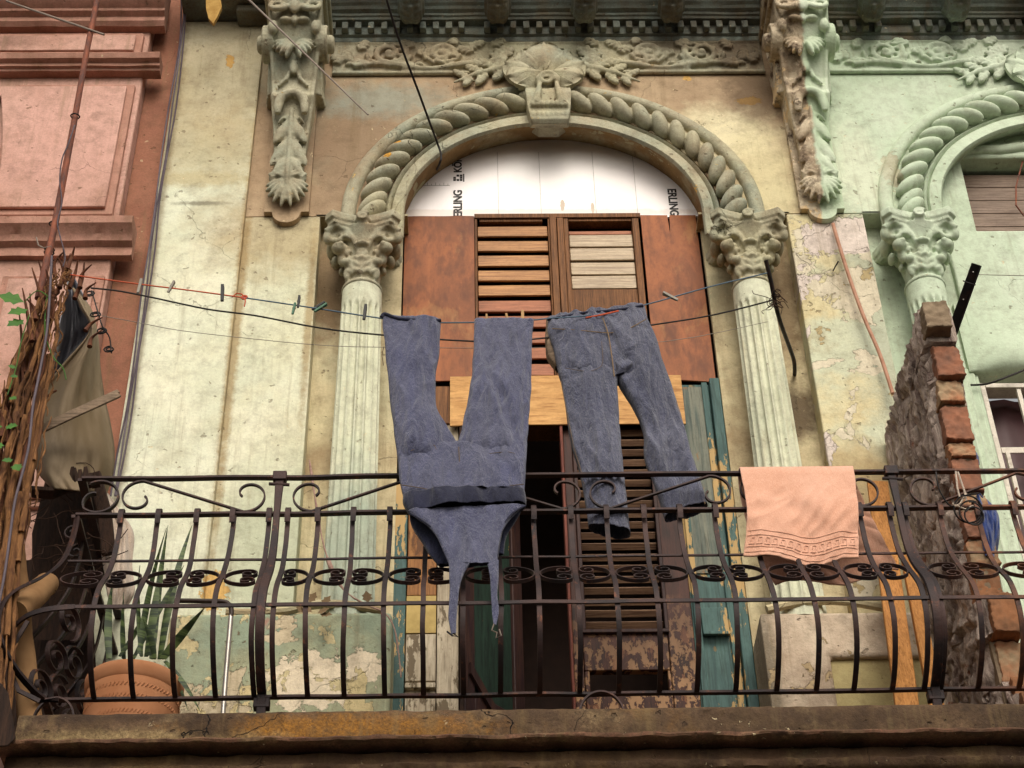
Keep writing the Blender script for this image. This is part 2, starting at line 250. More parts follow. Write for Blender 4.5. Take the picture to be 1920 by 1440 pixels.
c = s.mix(s.mr(g, .38, .62), col('857068'), col('d2bfb0')); c = s.mix(s.mr(g2, .55, .72, 0, .7), c, col('d6c2b2')); c = s.mix(s.mr(s.noise(5, 6, .6), .64, .67, 0, .85), c, col('9c6248'))
c = s.mix(s.mr(s.noise(3, 5, .6), .55, .72, 0, .7), c, col('4c3c36'))
M['render'] = s.done(c, s.m2('ADD', g, s.m2('MULTIPLY', g2, .5)), 1.0, .03)
def cloth(name, a, b, sc=330, fleck=None, rough=.95, bs=.35, crease_shade=1.0):
    s = NT(name, rough, 0, .15); s.b.inputs['Sheen Weight'].default_value = .3
    c = s.mix(s.mr(s.noise(5, 6, .6), .35, .68), col(a), col(b))
    wv = s.noise(1, 2, .6, (sc, sc, sc*.4)); c = s.mix(s.mr(wv, .42, .66, 0, .6), c, col(fleck or a, 1.25 if fleck is None else 1))
    h = s.m2('ADD', s.m2('ADD', s.m2('MULTIPLY', s.noise(22, 7, .66, (1, 1, .22), .9), 1.1), s.m2('MULTIPLY', s.noise(60, 4, .6, (1, 1, .5), .6), .35)), s.m2('MULTIPLY', wv, .10))
    c = s.mix(s.mr(s.noise(3, 6, .65, (3, 3, .8), .8), .48, .75, 0, .45*crease_shade), c, col(b, 1.9)); c = s.mix(s.mr(s.noise(30, 5, .65, (1, 1, .2), .8), .50, .68, 0, .5*crease_shade), c, col(b, .62))  # fading, plus wrinkle light and shade painted into the cloth colour
    return s.done(c, h, bs, .035)
M['denim'] = cloth('faded_blue_denim', '54566c', '3f425e', fleck='64647a', bs=.8)
M['denim_d'] = cloth('navy_waistband', '23253a', '1b1c2c', bs=.4)
M['denim_b'] = cloth('slate_denim', '5b5d70', '42455c', fleck='6c6c7a', bs=.9)
M['stitch'] = flat('brown_stitching', '6a5a4c'); M['stitch_o'] = flat('tan_stitching', '8c7458')
M['towel'] = cloth('peach_terry', 'd3a088', 'c99176', 500, fleck='e0b69e', bs=.22, crease_shade=.12)
M['white_cloth'] = cloth('dusty_white_cloth', 'c0b0a0', 'a89482'); M['blue_cloth'] = cloth('royal_blue_cloth', '2a3f78', '1d2c5c')
s = NT('weathered_sheet_metal', .7, .1)
c = s.mix(s.mr(s.noise(1.0, 6, .6, (3, 3, .9)), .38, .66), col('6e5d44'), col('8d7c66')); c = s.mix(s.mr(s.noise(3, 7, .65, (4, 4, 1)), .55, .75, 0, .7), c, col('4a3a28'))
M['sheet_m'] = s.done(c, s.noise(5, 6), .3, .02)
s = NT('blue_grey_plastic_lining', .45, 0, .5)
M['sheet_g'] = s.done(s.mix(s.mr(s.noise(2, 7, .7, (8, 8, 1)), .4, .62), col('4c4c56'), col('85848c')), s.noise(12, 6), .4, .01)
s = NT('dry_stem_bark', .95); g = s.noise(1, 6, .7, (60, 60, 9))
c = s.mix(s.mr(g, .35, .65), col('5a3a26'), col('94683f')); c = s.mix(s.mr(s.noise(8, 6, .6), .5, .65, 0, .85), c, col('3a2012'))
M['stem'] = s.done(c, g, 1, .01)
M['thorn'] = flat('dark_dry_spine', '4a2c20', .9, h2='6c4028'); M['twig'] = flat('thin_dry_twig', '3c281c', .9)
s = NT('snake_plant_leaf', .5, 0, .4); bw = s.noise(1, 4, .6, (4, 4, 45), .8)
M['snake'] = s.done(s.mix(s.mr(bw, .44, .6), col('26341c'), col('5c6c3c')), bw, .1, .003)
M['leaf'] = flat('young_green_leaf', '436c24', .7, h2='2f5420', sc=12)
M['dead_leaf'] = flat('dead_leaf', '7a6448', .9)
M['window_m'] = flat('maroon_curtain', '4c2a2c', .5, h2='38191c', sc=4); M['white_iron'] = plaster('white_painted_iron', 'e0d6c8', [Tn('8a7060', 9, .6, .75, .7)], crack=0)
M['brown_slat'] = wood('mauve_brown_louvre', '8f7a6a', '7c6656', 1, (2, 20, 30), None, .6, '4c382c')
M['asphalt'] = flat('asphalt', '3e3c3a', .95, sc=30); M['paving'] = flat('street_paving', '8a8278', .95, sc=8)
M['yellow_flake'] = flat('ochre_flake', 'b49050', .95, h2='946e34', sc=25, bs=.8)
# ------------------------------------------------------------------ mesh tools
class MB:
    def __init__(s): s.v = []; s.f = []
    def add(s, vs, fs):
        o = len(s.v); s.v += [tuple(x) for x in vs]; s.f += [tuple(i+o for i in f) for f in fs]; return s
    def box(s, x0, x1, y0, y1, z0, z1, M_=None, j=0):
        vs = [Vector((x, y, z)) for z in (z0, z1) for y in (y0, y1) for x in (x0, x1)]
        if j: vs = [v+Vector([random.uniform(-j, j) for _ in range(3)]) for v in vs]
        if M_: vs = [M_ @ v for v in vs]
        return s.add(vs, [(0, 2, 3, 1), (4, 5, 7, 6), (0, 1, 5, 4), (2, 6, 7, 3), (0, 4, 6, 2), (1, 3, 7, 5)])
    def prism(s, poly, y0, y1, M_=None):
        """poly in (x, z), pulled out from y0 (front) to y1 (back)"""
        n = len(poly); vs = [Vector((x, y0, z)) for x, z in poly]+[Vector((x, y1, z)) for x, z in poly]
        tr = tessellate_polygon([[Vector((x, z, 0)) for x, z in poly]])
        a = sum(poly[i][0]*poly[(i+1) % n][1]-poly[(i+1) % n][0]*poly[i][1] for i in range(n))
        fs = []
        for t in tr:
            p = [poly[i] for i in t]; ar = (p[1][0]-p[0][0])*(p[2][1]-p[0][1])-(p[2][0]-p[0][0])*(p[1][1]-p[0][1])
            if ar < 0: t = t[::-1]
            fs.append(tuple(t)); fs.append(tuple(i+n for i in t[::-1]))
        for i in range(n):
            k = (i+1) % n
            fs.append((i, i+n, k+n, k) if a > 0 else (i, k, k+n, i+n))
        if M_: vs = [M_ @ v for v in vs]
        return s.add(vs, fs)
    def grid(s, rows, closed=False, cap=False):
        n = len(rows[0]); o = []; vs = [p for r in rows for p in r]
        for i in range(len(rows)-1):
            for k in range(n if closed else n-1):
                k2 = (k+1) % n; o.append((i*n+k, i*n+k2, (i+1)*n+k2, (i+1)*n+k))
        if cap: o.append(tuple(range(n-1, -1, -1))); o.append(tuple((len(rows)-1)*n+k for k in range(n)))
        return s.add(vs, o)
    def tube(s, pts, r, n=8, cap=True, closed=False):
        pts = [Vector(p) for p in pts]; m = len(pts); rr = r if isinstance(r, (list, tuple)) else [r]*m
        rows = []; up = None
        for i, p in enumerate(pts):
            a = pts[i-1] if (i or closed) else p; b = pts[(i+1) % m] if (i < m-1 or closed) else p
            t = (b-a).normalized()
            if up is None: up = Vector((0, 0, 1)) if abs(t.z) < .9 else Vector((1, 0, 0))
            sx = t.cross(up)
            if sx.length < 1e-4: sx = t.orthogonal()
            sx.normalize(); up = sx.cross(t).normalized()
            rows.append([p+(sx*math.cos(q)+up*math.sin(q))*rr[i] for q in (2*math.pi*k/n for k in range(n))])
        if closed: rows.append(rows[0])
        return s.grid(rows, True, cap and not closed)
    def bar(s, pts, w_, t_, side):
        """flat bar swept along pts; side = direction its width lies along"""
        pts = [Vector(p) for p in pts]; rows = []; side = Vector(side)
        for i, p in enumerate(pts):
            a = pts[max(i-1, 0)]; b = pts[min(i+1, len(pts)-1)]; t = (b-a).normalized()
            sd_ = (side-t*side.dot(t)).normalized(); nn = t.cross(sd_)
            ww = (w_[i] if isinstance(w_, (list, tuple)) else w_)/2; h = t_/2
            rows.append([p+sd_*ww+nn*h, p-sd_*ww+nn*h, p-sd_*ww-nn*h, p+sd_*ww-nn*h])
        return s.grid(rows, True, True)
    def ell(s, c, r, ax=None, n=12, m=8):
        c = Vector(c); ax = ax or (Vector((1, 0, 0)), Vector((0, 1, 0)), Vector((0, 0, 1)))
        rows = []
        for i in range(m+1):
            th = math.pi*i/m; th = min(max(th, .02), math.pi-.02)
            rows.append([c+ax[0]*(r[0]*math.sin(th)*math.cos(2*math.pi*k/n))+ax[1]*(r[1]*math.sin(th)*math.sin(2*math.pi*k/n))+ax[2]*(r[2]*math.cos(th)) for k in range(n)])
        return s.grid(rows, True, True)
    def lathe(s, prof, c, n=24, fn=None):
        c = Vector(c); rows = []
        for r, z in prof:
            rows.append([c+Vector((math.cos(2*math.pi*k/n)*(fn(r, z, 2*math.pi*k/n) if fn else r), math.sin(2*math.pi*k/n)*(fn(r, z, 2*math.pi*k/n) if fn else r), z)) for k in range(n)])
        return s.grid(rows, True, True)

def props(o, label=None, cat=None, group=None, kind=None):
    if label: o['label'] = label
    if cat: o['category'] = cat
    if group: o['group'] = group
    if kind: o['kind'] = kind
    return o
def thing(name, loc, label, cat, group=None):
    o = bpy.data.objects.new(name, None); C.objects.link(o); o.location = loc; o.empty_display_size = .1
    return props(o, label, cat, group)
def base(o):
    v = Vector((0, 0, 0))
    while o: v = v+Vector(o.location); o = o.parent
    return v
def mesh(name, mb, mat, parent=None, loc=None, angle=35, bevel=0, remesh=0, smooth=2, thick=0, label=None, sub=0):
    off = base(parent) if parent else Vector(loc or (0, 0, 0))
    me = bpy.data.meshes.new(name); me.from_pydata([tuple(Vector(v)-off) for v in mb.v], [], mb.f)
    me.validate(); me.update()
    if angle >= 180 or remesh: me.polygons.foreach_set('use_smooth', [True]*len(me.polygons))
    elif angle > 0:
        me.polygons.foreach_set('use_smooth', [True]*len(me.polygons)); me.set_sharp_from_angle(angle=R(angle))
    o = bpy.data.objects.new(name, me); C.objects.link(o)
    for m in (mat if isinstance(mat, (list, tuple)) else [mat]): me.materials.append(M[m] if isinstance(m, str) else m)
    if parent: o.parent = parent
    else: o.location = off
    if bevel:
        b = o.modifiers.new('bevel', 'BEVEL'); b.width = bevel; b.segments = 2; b.limit_method = 'ANGLE'; b.angle_limit = R(40)
    if remesh:
        b = o.modifiers.new('remesh', 'REMESH'); b.mode = 'VOXEL'; b.voxel_size = remesh; b.use_smooth_shade = True
        if smooth:
            b = o.modifiers.new('smooth', 'SMOOTH'); b.iterations = smooth; b.factor = .5
    if thick:
        b = o.modifiers.new('thick', 'SOLIDIFY'); b.thickness = thick; b.offset = 0
    if label: o['label'] = label
    return o
def rough_edges(o, size=.05, strength=.008, sub=0):
    t = bpy.data.textures.get('worn_%g' % size) or bpy.data.textures.new('worn_%g' % size, 'CLOUDS'); t.noise_scale = size; t.noise_depth = 3
    d = o.modifiers.new('worn', 'DISPLACE'); d.texture = t; d.strength = strength; d.texture_coords = 'GLOBAL'; d.mid_level = .5
    return o
def spiral(c, a, b, r0, r1, turns, a0, n=24):
    """points winding round c in the plane of a, b from radius r0 to r1"""
    c, a, b = Vector(c), Vector(a), Vector(b); o = []
    for i in range(n+1):
        t = i/n; th = a0+turns*2*math.pi*t; r = r0+(r1-r0)*t
        o.append(c+a*(r*math.cos(th))+b*(r*math.sin(th)))
    return o
def leaf_relief(mb, p, d, nrm, L, Wd, th, lobes=4, curl=0.0):
    """carved acanthus leaf lying on a surface: rib and paired lobes"""
    p, d, nrm = Vector(p), Vector(d).normalized(), Vector(nrm).normalized(); sd_ = d.cross(nrm).normalized()
    mb.ell(p+d*L*.5, (L*.5, Wd*.10, th*.9), (d, sd_, nrm), 10, 8)
    for i in range(lobes):
        t = (i+.6)/lobes; wl = Wd*.5*math.sin(math.pi*(.25+.65*t)); ang = R(52-30*t)
        for q in (-1, 1):
            ld = (d*math.cos(ang)+sd_*q*math.sin(ang)).normalized(); ls = ld.cross(nrm)
            c = p+d*L*t*.82+ld*wl*.55+nrm*(curl*t*t)
            mb.ell(c, (wl*.75, max(L/lobes*.36, .006), th*.8), (ld, ls, nrm), 8, 6)
# ------------------------------------------------------------------ street (structure)
props(mesh('street', MB().box(-14, 16, -3.2, 4.6, -.3, 0), 'asphalt'), kind='structure')
props(mesh('pavement', MB().box(-14, 16, 4.6, 6.0, -.3, .14), 'paving'), kind='structure')

# ------------------------------------------------------------------ facades
W0 = 6.0; ZS = 7.87; ZF = 4.60; TOP = 10.6
def arc(cx, a, y, n=48, ratio=.93, t0=0, t1=math.pi):
    return [(cx+a*math.cos(t0+(t1-t0)*i/n), ZS+a*ratio*math.sin(t0+(t1-t0)*i/n)) for i in range(n+1)]
def upper_wall(cx, x0, x1):
    pts = [(x0, ZS), (x0, TOP), (x1, TOP), (x1, ZS)]
    hole = [(x, z) for x, z in arc(cx, .80, 0) if x < x1-.005]
    return MB().prism([(x0, ZS), ]+hole[::-1]+([(x1, ZS)] if hole[0][0] >= cx+.79 else [(hole[0][0], hole[0][1])])+[(x1, TOP), (x0, TOP)], W0, W0+.12)
def archivolt(cx, t1=math.pi, t0=0):
    prof = [(1.0, W0+.01), (.998, W0-.018), (.985, W0-.030), (.955, W0-.036), (.938, W0-.028), (.93, W0-.010), (.925, W0+.020), (.79, W0+.020), (.788, W0-.012), (.779, W0-.022),
            (.770, W0-.012), (.765, W0+.004), (.758, W0-.020), (.718, W0-.030), (.708, W0-.034), (.703, W0-.028), (.700, W0-.016)]
    rows = []; n = 72
    for i in range(-3, n+4):
        t = t0+(t1-t0)*min(max(i, 0), n)/n; dz = -.055*max(-i, i-n, 0)
        rows.append([Vector((cx+r*math.cos(t), y+noise.noise(Vector((r*6, t*5, cx)))*.003, ZS+(r+noise.noise(Vector((t*4, y*30, cx)))*.004)*(.878 if r < .712 else .89 if r < .75 else .915 if r < .8 else .925)*math.sin(t)+dz)) for r, y in prof])
    return MB().grid(rows)
def rope(cx, lo=R(4), hi=R(176), skip=R(9)):
    """carved rope of slanting bosses round the arch; the twist runs one way all round"""
    mb = MB(); n = int((hi-lo)/R(7.4))+1
    for i in range(n):
        t = hi-R(7.4)*i
        a = .857
        a = .852; p = Vector((cx+a*math.cos(t), W0-.022, ZS+a*.93*math.sin(t)))
        tg = Vector((-math.sin(t), 0, .945*math.cos(t))).normalized()       # anticlockwise along the arch
        nr = Vector((math.cos(t), 0, math.sin(t))); fr = Vector((0, -1, 0))
        an = R(39)
        d = (tg*math.cos(an)+nr*math.sin(an)).normalized()
        sd_ = d.cross(fr).normalized()
        mb.ell(p, (.092, .0385, .054), (d, sd_, fr), 20, 14)
    for i in range(2):
        for sg in (-1, 1):
            if sg > 0 and lo > .5: continue
            d = Vector((-sg*.2, 0, 1)).normalized() if 0 else Vector((.68, 0, .73 if sg < 0 else -.73)).normalized() if sg < 0 else Vector((.68, 0, .73)).normalized()
            p = Vector((cx+sg*.852, W0-.022, ZS-.005-.110*i)); mb.ell(p, (.088, .041, .058), (d, d.cross(Vector((0, -1, 0))).normalized(), Vector((0, -1, 0))), 18, 12)
    # core the bosses grow out of
    mb.tube([(cx+.857*math.cos(t), W0+.0, ZS+.857*.93*math.sin(t)) for t in (lo+(hi-lo)*i/60 for i in range(61))], .042, 12)
    return mb
def capital(cx, yc=5.97):
    mb = capital_raw(cx, yc)
    mb.v = [(cx+(x-cx)*.90, yc+(y-yc)*.92, 7.335+(z-7.43)*.84) for x, y, z in mb.v]
    return mb
def capital_raw(cx, yc=5.97):
    """corinthian capital: concave abacus with rosette, corner volutes, two rows of leaves"""
    mb = MB(); z0 = 7.43; H = 7.86-z0
    # abacus, concave front
    pl = []
    for side in range(4):
        a0 = math.pi/4+side*math.pi/2
        c0 = Vector((math.cos(a0), math.sin(a0)))*.245; c1 = Vector((math.cos(a0+math.pi/2), math.sin(a0+math.pi/2)))*.245
        tn = Vector((-math.sin(a0), math.cos(a0)))*.035
        m_ = (c0+c1)/2; inn = -m_.normalized()
        for k in range(9):
            t = k/8; q = (c0+tn*.8)*(1-t)+(c1-Vector((-math.sin(a0+math.pi/2), math.cos(a0+math.pi/2)))*.035*.8)*t
            q = q+inn*(.045*math.sin(math.pi*t)); pl.append(q)
    for zz, sc, hh in ((7.815, 1.0, .05), (7.785, .93, .035), (7.77, .86, .02)):
        rows = [[Vector((cx+q.x*sc, yc+q.y*sc, z)) for q in pl] for z in (zz, zz+hh)]
        mb.grid(rows, True, True)
    # bell
    mb.lathe([(.085, z0), (.09, z0+.1), (.105, z0+.2), (.14, z0+.3), (.17, z0+.36)], (cx, yc, 0), 20)
    mb.lathe([(.088, z0-.012), (.103, z0-.004), (.106, z0+.006), (.100, z0+.018), (.088, z0+.022)], (cx, yc, 0), 24)
    fr = Vector((0, -1, 0))
    # rosette
    mb.ell((cx, yc-.155, 7.825), (.036, .03, .04)); mb.tube(spiral((cx, yc-.182, 7.825), (1, 0, 0), (0, 0, 1), .034, .008, 1.4, .5), .009, 6)
    mb.ell((cx, yc-.145, 7.765), (.012, .012, .014))
    for q in (-1, 1):
        # big corner volutes turned to the front
        a = Vector((q*.80, .6, 0)).normalized() ; d = Vector((q*.5, -.86, 0)).normalized()
        c = Vector((cx+q*.125, yc-.115, 7.735)); ax = Vector((q, .25, 0)).normalized()
        mb.tube(spiral(c, -ax, Vector((0, 0, 1)), .052, .012, 1.7, -.6, 26), [.022-.010*i/26 for i in range(27)], 8)
        mb.ell(c+Vector((0, .03, 0)), (.050, .025, .050))
        mb.tube([(cx+q*.015, yc-.10, 7.62), (cx+q*.045, yc-.125, 7.70), (cx+q*.085, yc-.135, 7.765), (cx+q*.14, yc-.14, 7.79), (cx+q*.185, yc-.13, 7.755)], [.010, .014, .017, .02, .02], 8)
        mb.ell((cx+q*.178, yc-.11, 7.735), (.024, .03, .045), None)
        # side volutes
        mb.ell((cx+q*.160, yc-.02, 7.73), (.03, .06, .045))
        # upper knobs
        c = Vector((cx+q*.118, yc-.115, 7.645)); mb.ell(c, (.038, .036, .034)); mb.ell(c+Vector((-q*.012, -.028, .008)), (.016, .014, .016))
        mb.ell((cx+q*.100, yc-.075, 7.61), (.026, .03, .05)); mb.ell((cx+q*.140, yc-.02, 7.64), (.022, .04, .032))
        # lower knobs
        mb.ell((cx+q*.078, yc-.10, 7.555), (.027, .028, .026)); mb.ell((cx+q*.072, yc-.075, 7.50), (.02, .02, .05))
        mb.ell((cx+q*.105, yc-.03, 7.56), (.016, .025, .022))
        leaf_relief(mb, (cx+q*.045, yc-.088, 7.47), (q*.12, -.05, 1), (0, -1, -.1), .15, .075, .018, 4)
        leaf_relief(mb, (cx+q*.07, yc-.10, 7.60), (q*.35, -.1, 1), (0, -1, 0), .10, .06, .016, 3)
    leaf_relief(mb, (cx, yc-.09, 7.46), (0, -.12, 1), (0, -1, -.1), .21, .11, .02, 5)
    mb.ell((cx, yc-.125, 7.665), (.036, .03, .018)); mb.ell((cx, yc-.115, 7.575), (.018, .018, .016))
    return mb
def shaft(cx, yc=5.97, z0=5.52, z1=7.335):
    """fluted shaft, flutes ending in round heads under the plain neck"""
    mb = MB(); n = 192; rows = []
    zs = [z0, z0+.02]+[z0+.02+(z1-.16-z0)*i/14 for i in range(1, 15)]+[z1-.135+.012*i for i in range(0, 12)]
    for z in zs:
        t = (z-z0)/(z1-z0); r0 = .106-.017*t; row = []
        for k in range(n):
            a = 2*math.pi*k/n; ph = (a*16/(2*math.pi)) % 1; w_ = abs(ph-.5)*2       # 0 in the middle of a flute
            head = z1-.11-(.035*w_*w_); dpt = max(0, min(1, (head-z)/.03)); bot = max(0, min(1, (z-z0-.02)/.03))
            f = max(0, 1-(w_/.72)**2)**.5*.016*dpt*bot
            row.append(Vector((cx+(r0-f)*math.cos(a), yc+(r0-f)*math.sin(a), z)))
        rows.append(row)
    return mb.grid(rows, True, True)
def column_base(cx, yc=5.97):
    return MB().lathe([(.118, 5.50), (.122, 5.54), (.118, 5.575), (.112, 5.585), (.114, 5.60), (.108, 5.615)], (cx, yc, 0), 32)
def make_column(cx, parent, mats):
    c = mesh('column', shaft(cx), mats[1], parent, angle=40)
    k = mesh('capital', capital(cx), mats[0], c, remesh=.0055, smooth=1)
    return c
CORB = [(7.93, .958, .050), (7.96, .935, .062), (8.02, .925, .068), (8.10, .93, .064), (8.25, .92, .072), (8.40, .90, .084), (8.50, .87, .096), (8.545, .84, .100), (8.575, .85, .098), (8.66, .845, .104), (8.76, .80, .112), (8.86, .75, .120), (8.95, .70, .125), (9.05, .66, .128), (9.15, .64, .130)]
def corbel(cx):
    """long scrolled bracket with acanthus leaves, mask-like top, side volutes and a shell at its foot"""
    mb = MB(); rows = []
    for z, y, hw in CORB:
        y += 5; row = []
        for k in range(13):
            t = k/12*2-1; bow = (1-t*t)*.02
            row.append(Vector((cx+t*hw, y-bow, z)))
        row += [Vector((cx+hw, W0+.02, z)), Vector((cx-hw, W0+.02, z))]
        rows.append(row)
    mb.grid(rows, True, True)
    def yf(z):
        for (a, b) in zip(CORB, CORB[1:]):
            if a[0] <= z <= b[0]:
                t = (z-a[0])/(b[0]-a[0]); return 5+a[1]+(b[1]-a[1])*t-.02
        return 5+CORB[-1][1]-.02
    f = Vector((0, -1, 0))
    for q in (-1, 1):
        # raised side rims
        mb.tube([(cx+q*(hw-.004), 5+y-.004, z) for z, y, hw in CORB[1:]], [.012]*(len(CORB)-1), 8)
        # drum volutes high up on the sides and the leafy skirt below them
        c = Vector((cx+q*.135, 5.80, 8.89))
        def drum(x0, x1, r, ch=.012): return [[c+Vector((q*x_, math.cos(a)*r_, math.sin(a)*r_)) for a in (2*math.pi*k/22 for k in range(22))] for x_, r_ in ((x0, r), (x1-ch, r), (x1, r-ch))]
        mb.grid(drum(-.03, .018, .098), True, True); mb.grid(drum(.0, .056, .048), True, True)
        mb.tube([c+Vector((q*.018, math.cos(a)*.088, math.sin(a)*.088)) for a in (2*math.pi*k/20 for k in range(20))], .010, 6, True, True)
        mb.grid([[Vector((cx+q*x_, y_, z_)) for x_, y_ in ((.09, 5.80), (.125, 5.83), (.135, 5.90), (.14, 6.01), (.09, 6.01))] for z_ in (8.85,)]+[[Vector((cx+q*.09, 5.84, 8.74)), Vector((cx+q*.118, 5.86, 8.74)), Vector((cx+q*.130, 5.92, 8.74)), Vector((cx+q*.135, 6.01, 8.74)), Vector((cx+q*.09, 6.01, 8.74))], [Vector((cx+q*.08, 5.88, 8.63)), Vector((cx+q*.120, 5.90, 8.63)), Vector((cx+q*.140, 5.94, 8.63)), Vector((cx+q*.140, 6.01, 8.63)), Vector((cx+q*.08, 6.01, 8.63))]], True, True)
        for i in range(4): mb.tube([(cx+q*.125, 5.84+.035*i, 8.82), (cx+q*.128, 5.87+.03*i, 8.72), (cx+q*(.132+.004*i), 5.91+.025*i, 8.63)], [.010, .009, .007], 6)
        # mask-like top: brow, cheek volutes
        mb.tube(spiral((cx+q*.085, yf(9.0)-.012, 9.01), (q, 0, 0), (0, .25, 1), .05, .012, 1.4, R(180), 20), [.016-.006*i/20 for i in range(21)], 7)
        mb.ell((cx+q*.105, yf(8.90)-.01, 8.90), (.026, .03, .045)); mb.ell((cx+q*.045, yf(8.93)-.012, 8.935), (.032, .02, .016))
        for i in range(5):   # drooping beard leaves
            a = R(12+17*i); p0 = Vector((cx+q*.008, yf(8.80)-.008, 8.845)); d = Vector((q*math.sin(a), -.12, -math.cos(a))).normalized()
            mb.ell(p0+d*(.070-.005*i), (.068-.005*i, .0135, .026), (d, d.cross(f).normalized(), f), 8, 8)
        # broad hanging leaf in two smooth halves with veins
        for (z0_, z1_, off, w1) in ((8.44, 8.26, .026, .030), (8.32, 8.12, .030, .032), (8.20, 8.04, .024, .026)):
            d = Vector((q*.10, (yf(z1_)-yf(z0_))*.5, z1_-z0_)).normalized(); sd_ = d.cross(f).normalized()
            mb.ell(Vector((cx+q*off, yf((z0_+z1_)/2)-.006, (z0_+z1_)/2)), ((z0_-z1_)*.62, w1, .022), (d, sd_, sd_.cross(d)), 10, 10)
        for i in range(6):
            z = 8.40-.055*i; d = Vector((q*.5, -.05, -1)).normalized(); mb.ell((cx+q*(.050+.004*math.sin(i*2)), yf(z)-.012, z), (.036, .006, .014), (d, d.cross(f).normalized(), f), 8, 6)
        # shell spread over the foot of the plate, with two curls
        mb.ell((cx+q*.070, 5.918, 8.045), (.020, .022, .030)); mb.tube(spiral((cx+q*.070, 5.900, 8.045), (q, 0, 0), (0, 0, 1), .018, .006, 1.2, 0, 12), .006, 6)
        for i in range(5):
            a = R(8+16*i); d = Vector((q*math.sin(a), .10, -math.cos(a))).normalized(); p0 = Vector((cx, 5.915, 8.03)); L = .086-.008*i
            mb.ell(p0+d*L, (L*1.02, .0125, .021), (d, d.cross(f).normalized(), f), 10, 8)
        for i in range(3):
            a = R(20+25*i); d = Vector((q*math.sin(a), 0, math.cos(a))); mb.ell(Vector((cx, yf(8.06)-.002, 8.03))+d*.05, (.05, .010, .018), (d, d.cross(f).normalized(), f), 8, 6)
        # leafy frill at the collar
        mb.tube([(cx+q*.02, yf(8.67)-.01, 8.69), (cx+q*.035, yf(8.64)-.014, 8.64), (cx+q*.075, yf(8.60)-.004, 8.60)], [.012, .012, .008], 7)
    mb.tube([(cx, yf(z)-.020, z) for z in (8.46, 8.35, 8.2, 8.05)]+[(cx, 5.925, 7.90)], [.010, .014, .012, .011, .007], 8)
    ho = [(cx+.062*math.cos(a), yf(8.50)-.020-.012*math.sin(a), 8.475+.068*math.sin(a)) for a in (math.pi*i/12 for i in range(13))]
    mb.tube([(ho[0][0]+.002, ho[0][1]+.005, 8.41), (ho[0][0]+.003, ho[0][1], 8.44)]+ho+[(ho[-1][0]-.003, ho[-1][1], 8.44), (ho[-1][0]-.002, ho[-1][1]+.005, 8.41)], [.014, .020]+[.024]*13+[.020, .014], 10)
    mb.ell((cx, yf(9.0)-.016, 9.0), (.03, .024, .05)); mb.ell((cx, yf(8.92)-.02, 8.935), (.016, .02, .035)); mb.ell((cx, yf(8.70)-.012, 8.71), (.024, .02, .05))
    return mb
def corbel_plate(cx):
    hw = .105
    pts = [(cx-hw, 8.62), (cx-hw, 7.87), (cx-.07, 7.87)]+[(cx+.066*math.cos(a), 7.865+.066*math.sin(a)) for a in (math.pi+math.pi*i/16 for i in range(17))]+[(cx+.07, 7.87), (cx+hw, 7.87), (cx+hw, 8.62)]
    return MB().prism(pts, W0-.03, W0+.02)
def frieze(cx, x0, x1):
    """leafy scroll band; motifs mirrored about cx"""
    mb = MB(); y = W0-.012; f = Vector((0, -1, 0)); zc = 9.025
    mb.box(x0, x1, W0-.012, W0+.02, 8.90, 9.135)
    mb.tube([(x0, y, 8.895), (x1, y, 8.895)], .013, 8); mb.tube([(x0, y, 9.135), (x1, y, 9.135)], .010, 8)
    def ok(x): return x0+.02 < x < x1-.02
    for q in (-1, 1):
        for (dx, dr, rr) in ((.80, 1, .092), (.53, -1, .070)):
            c = cx+q*dx
            if not ok(c): continue
            mb.tube(spiral((c, y-.016, zc+.006), (q, 0, 0), (0, 0, dr), rr, .014, 1.55, R(150), 44), [.020-.010*i/44 for i in range(45)], 7)
            for i in range(8):
                a = R(45*i+20); d = Vector((q*math.cos(a), 0, math.sin(a))); d2 = Vector((-math.sin(a)*q, 0, math.cos(a))); dd = (d+d2*1.0).normalized()
                mb.ell(Vector((c, y-.010, zc+.006))+d*rr*.72, (.032, .012, .020), (dd, dd.cross(f).normalized(), f), 8, 6)
            mb.ell((c, y-.020, zc+.006), (.022, .018, .022))
            for i in range(5):      # frond springing off the outside of the spiral
                a = R(200+38*i); p = Vector((c+q*math.cos(a)*(rr+.02), y-.008, zc+math.sin(a)*(rr*.9)))
                dd = Vector((-math.sin(a)*q*.9, 0, math.cos(a)*.9+.2)).normalized(); mb.ell(p, (.036, .013, .022), (dd, dd.cross(f).normalized(), f), 8, 6)
        pts = [(cx+q*(.98-.05*i), y-.014, 8.935+.020*math.sin(i*.62)) for i in range(13)]; pts = [p for p in pts if ok(p[0])]
        if len(pts) > 2: mb.tube(pts, [.016-.004*math.sin(i) for i in range(len(pts))], 7)
        for (dx, z, a, L) in ((1.03, 9.07, 250, .11), (1.04, 8.95, 60, .10), (1.0, 9.02, 330, .08), (.96, 9.06, 120, .10), (.99, 8.98, 200, .10), (.66, 9.09, 30, .10), (.66, 8.96, -30, .09), (.67, 9.03, 160, .10), (.40, 9.08, 150, .11), (.40, 8.98, 200, .10), (.36, 9.05, 20, .10), (.45, 9.10, 60, .06), (.28, 9.09, 140, .10)):
            x = cx+q*dx
            if ok(x): leaf_relief(mb, (x, y-.006, z), (q*math.cos(R(a)), 0, math.sin(R(a))), f, L, .075, .024, 4)
        for i in range(9):
            x = cx+q*(1.0-.09*i+.02*math.sin(i*2.3)); z = zc+(.075 if i % 2 else -.07)
            if ok(x): mb.ell((x, y-.006, z), (.022, .018, .014))
    return mb
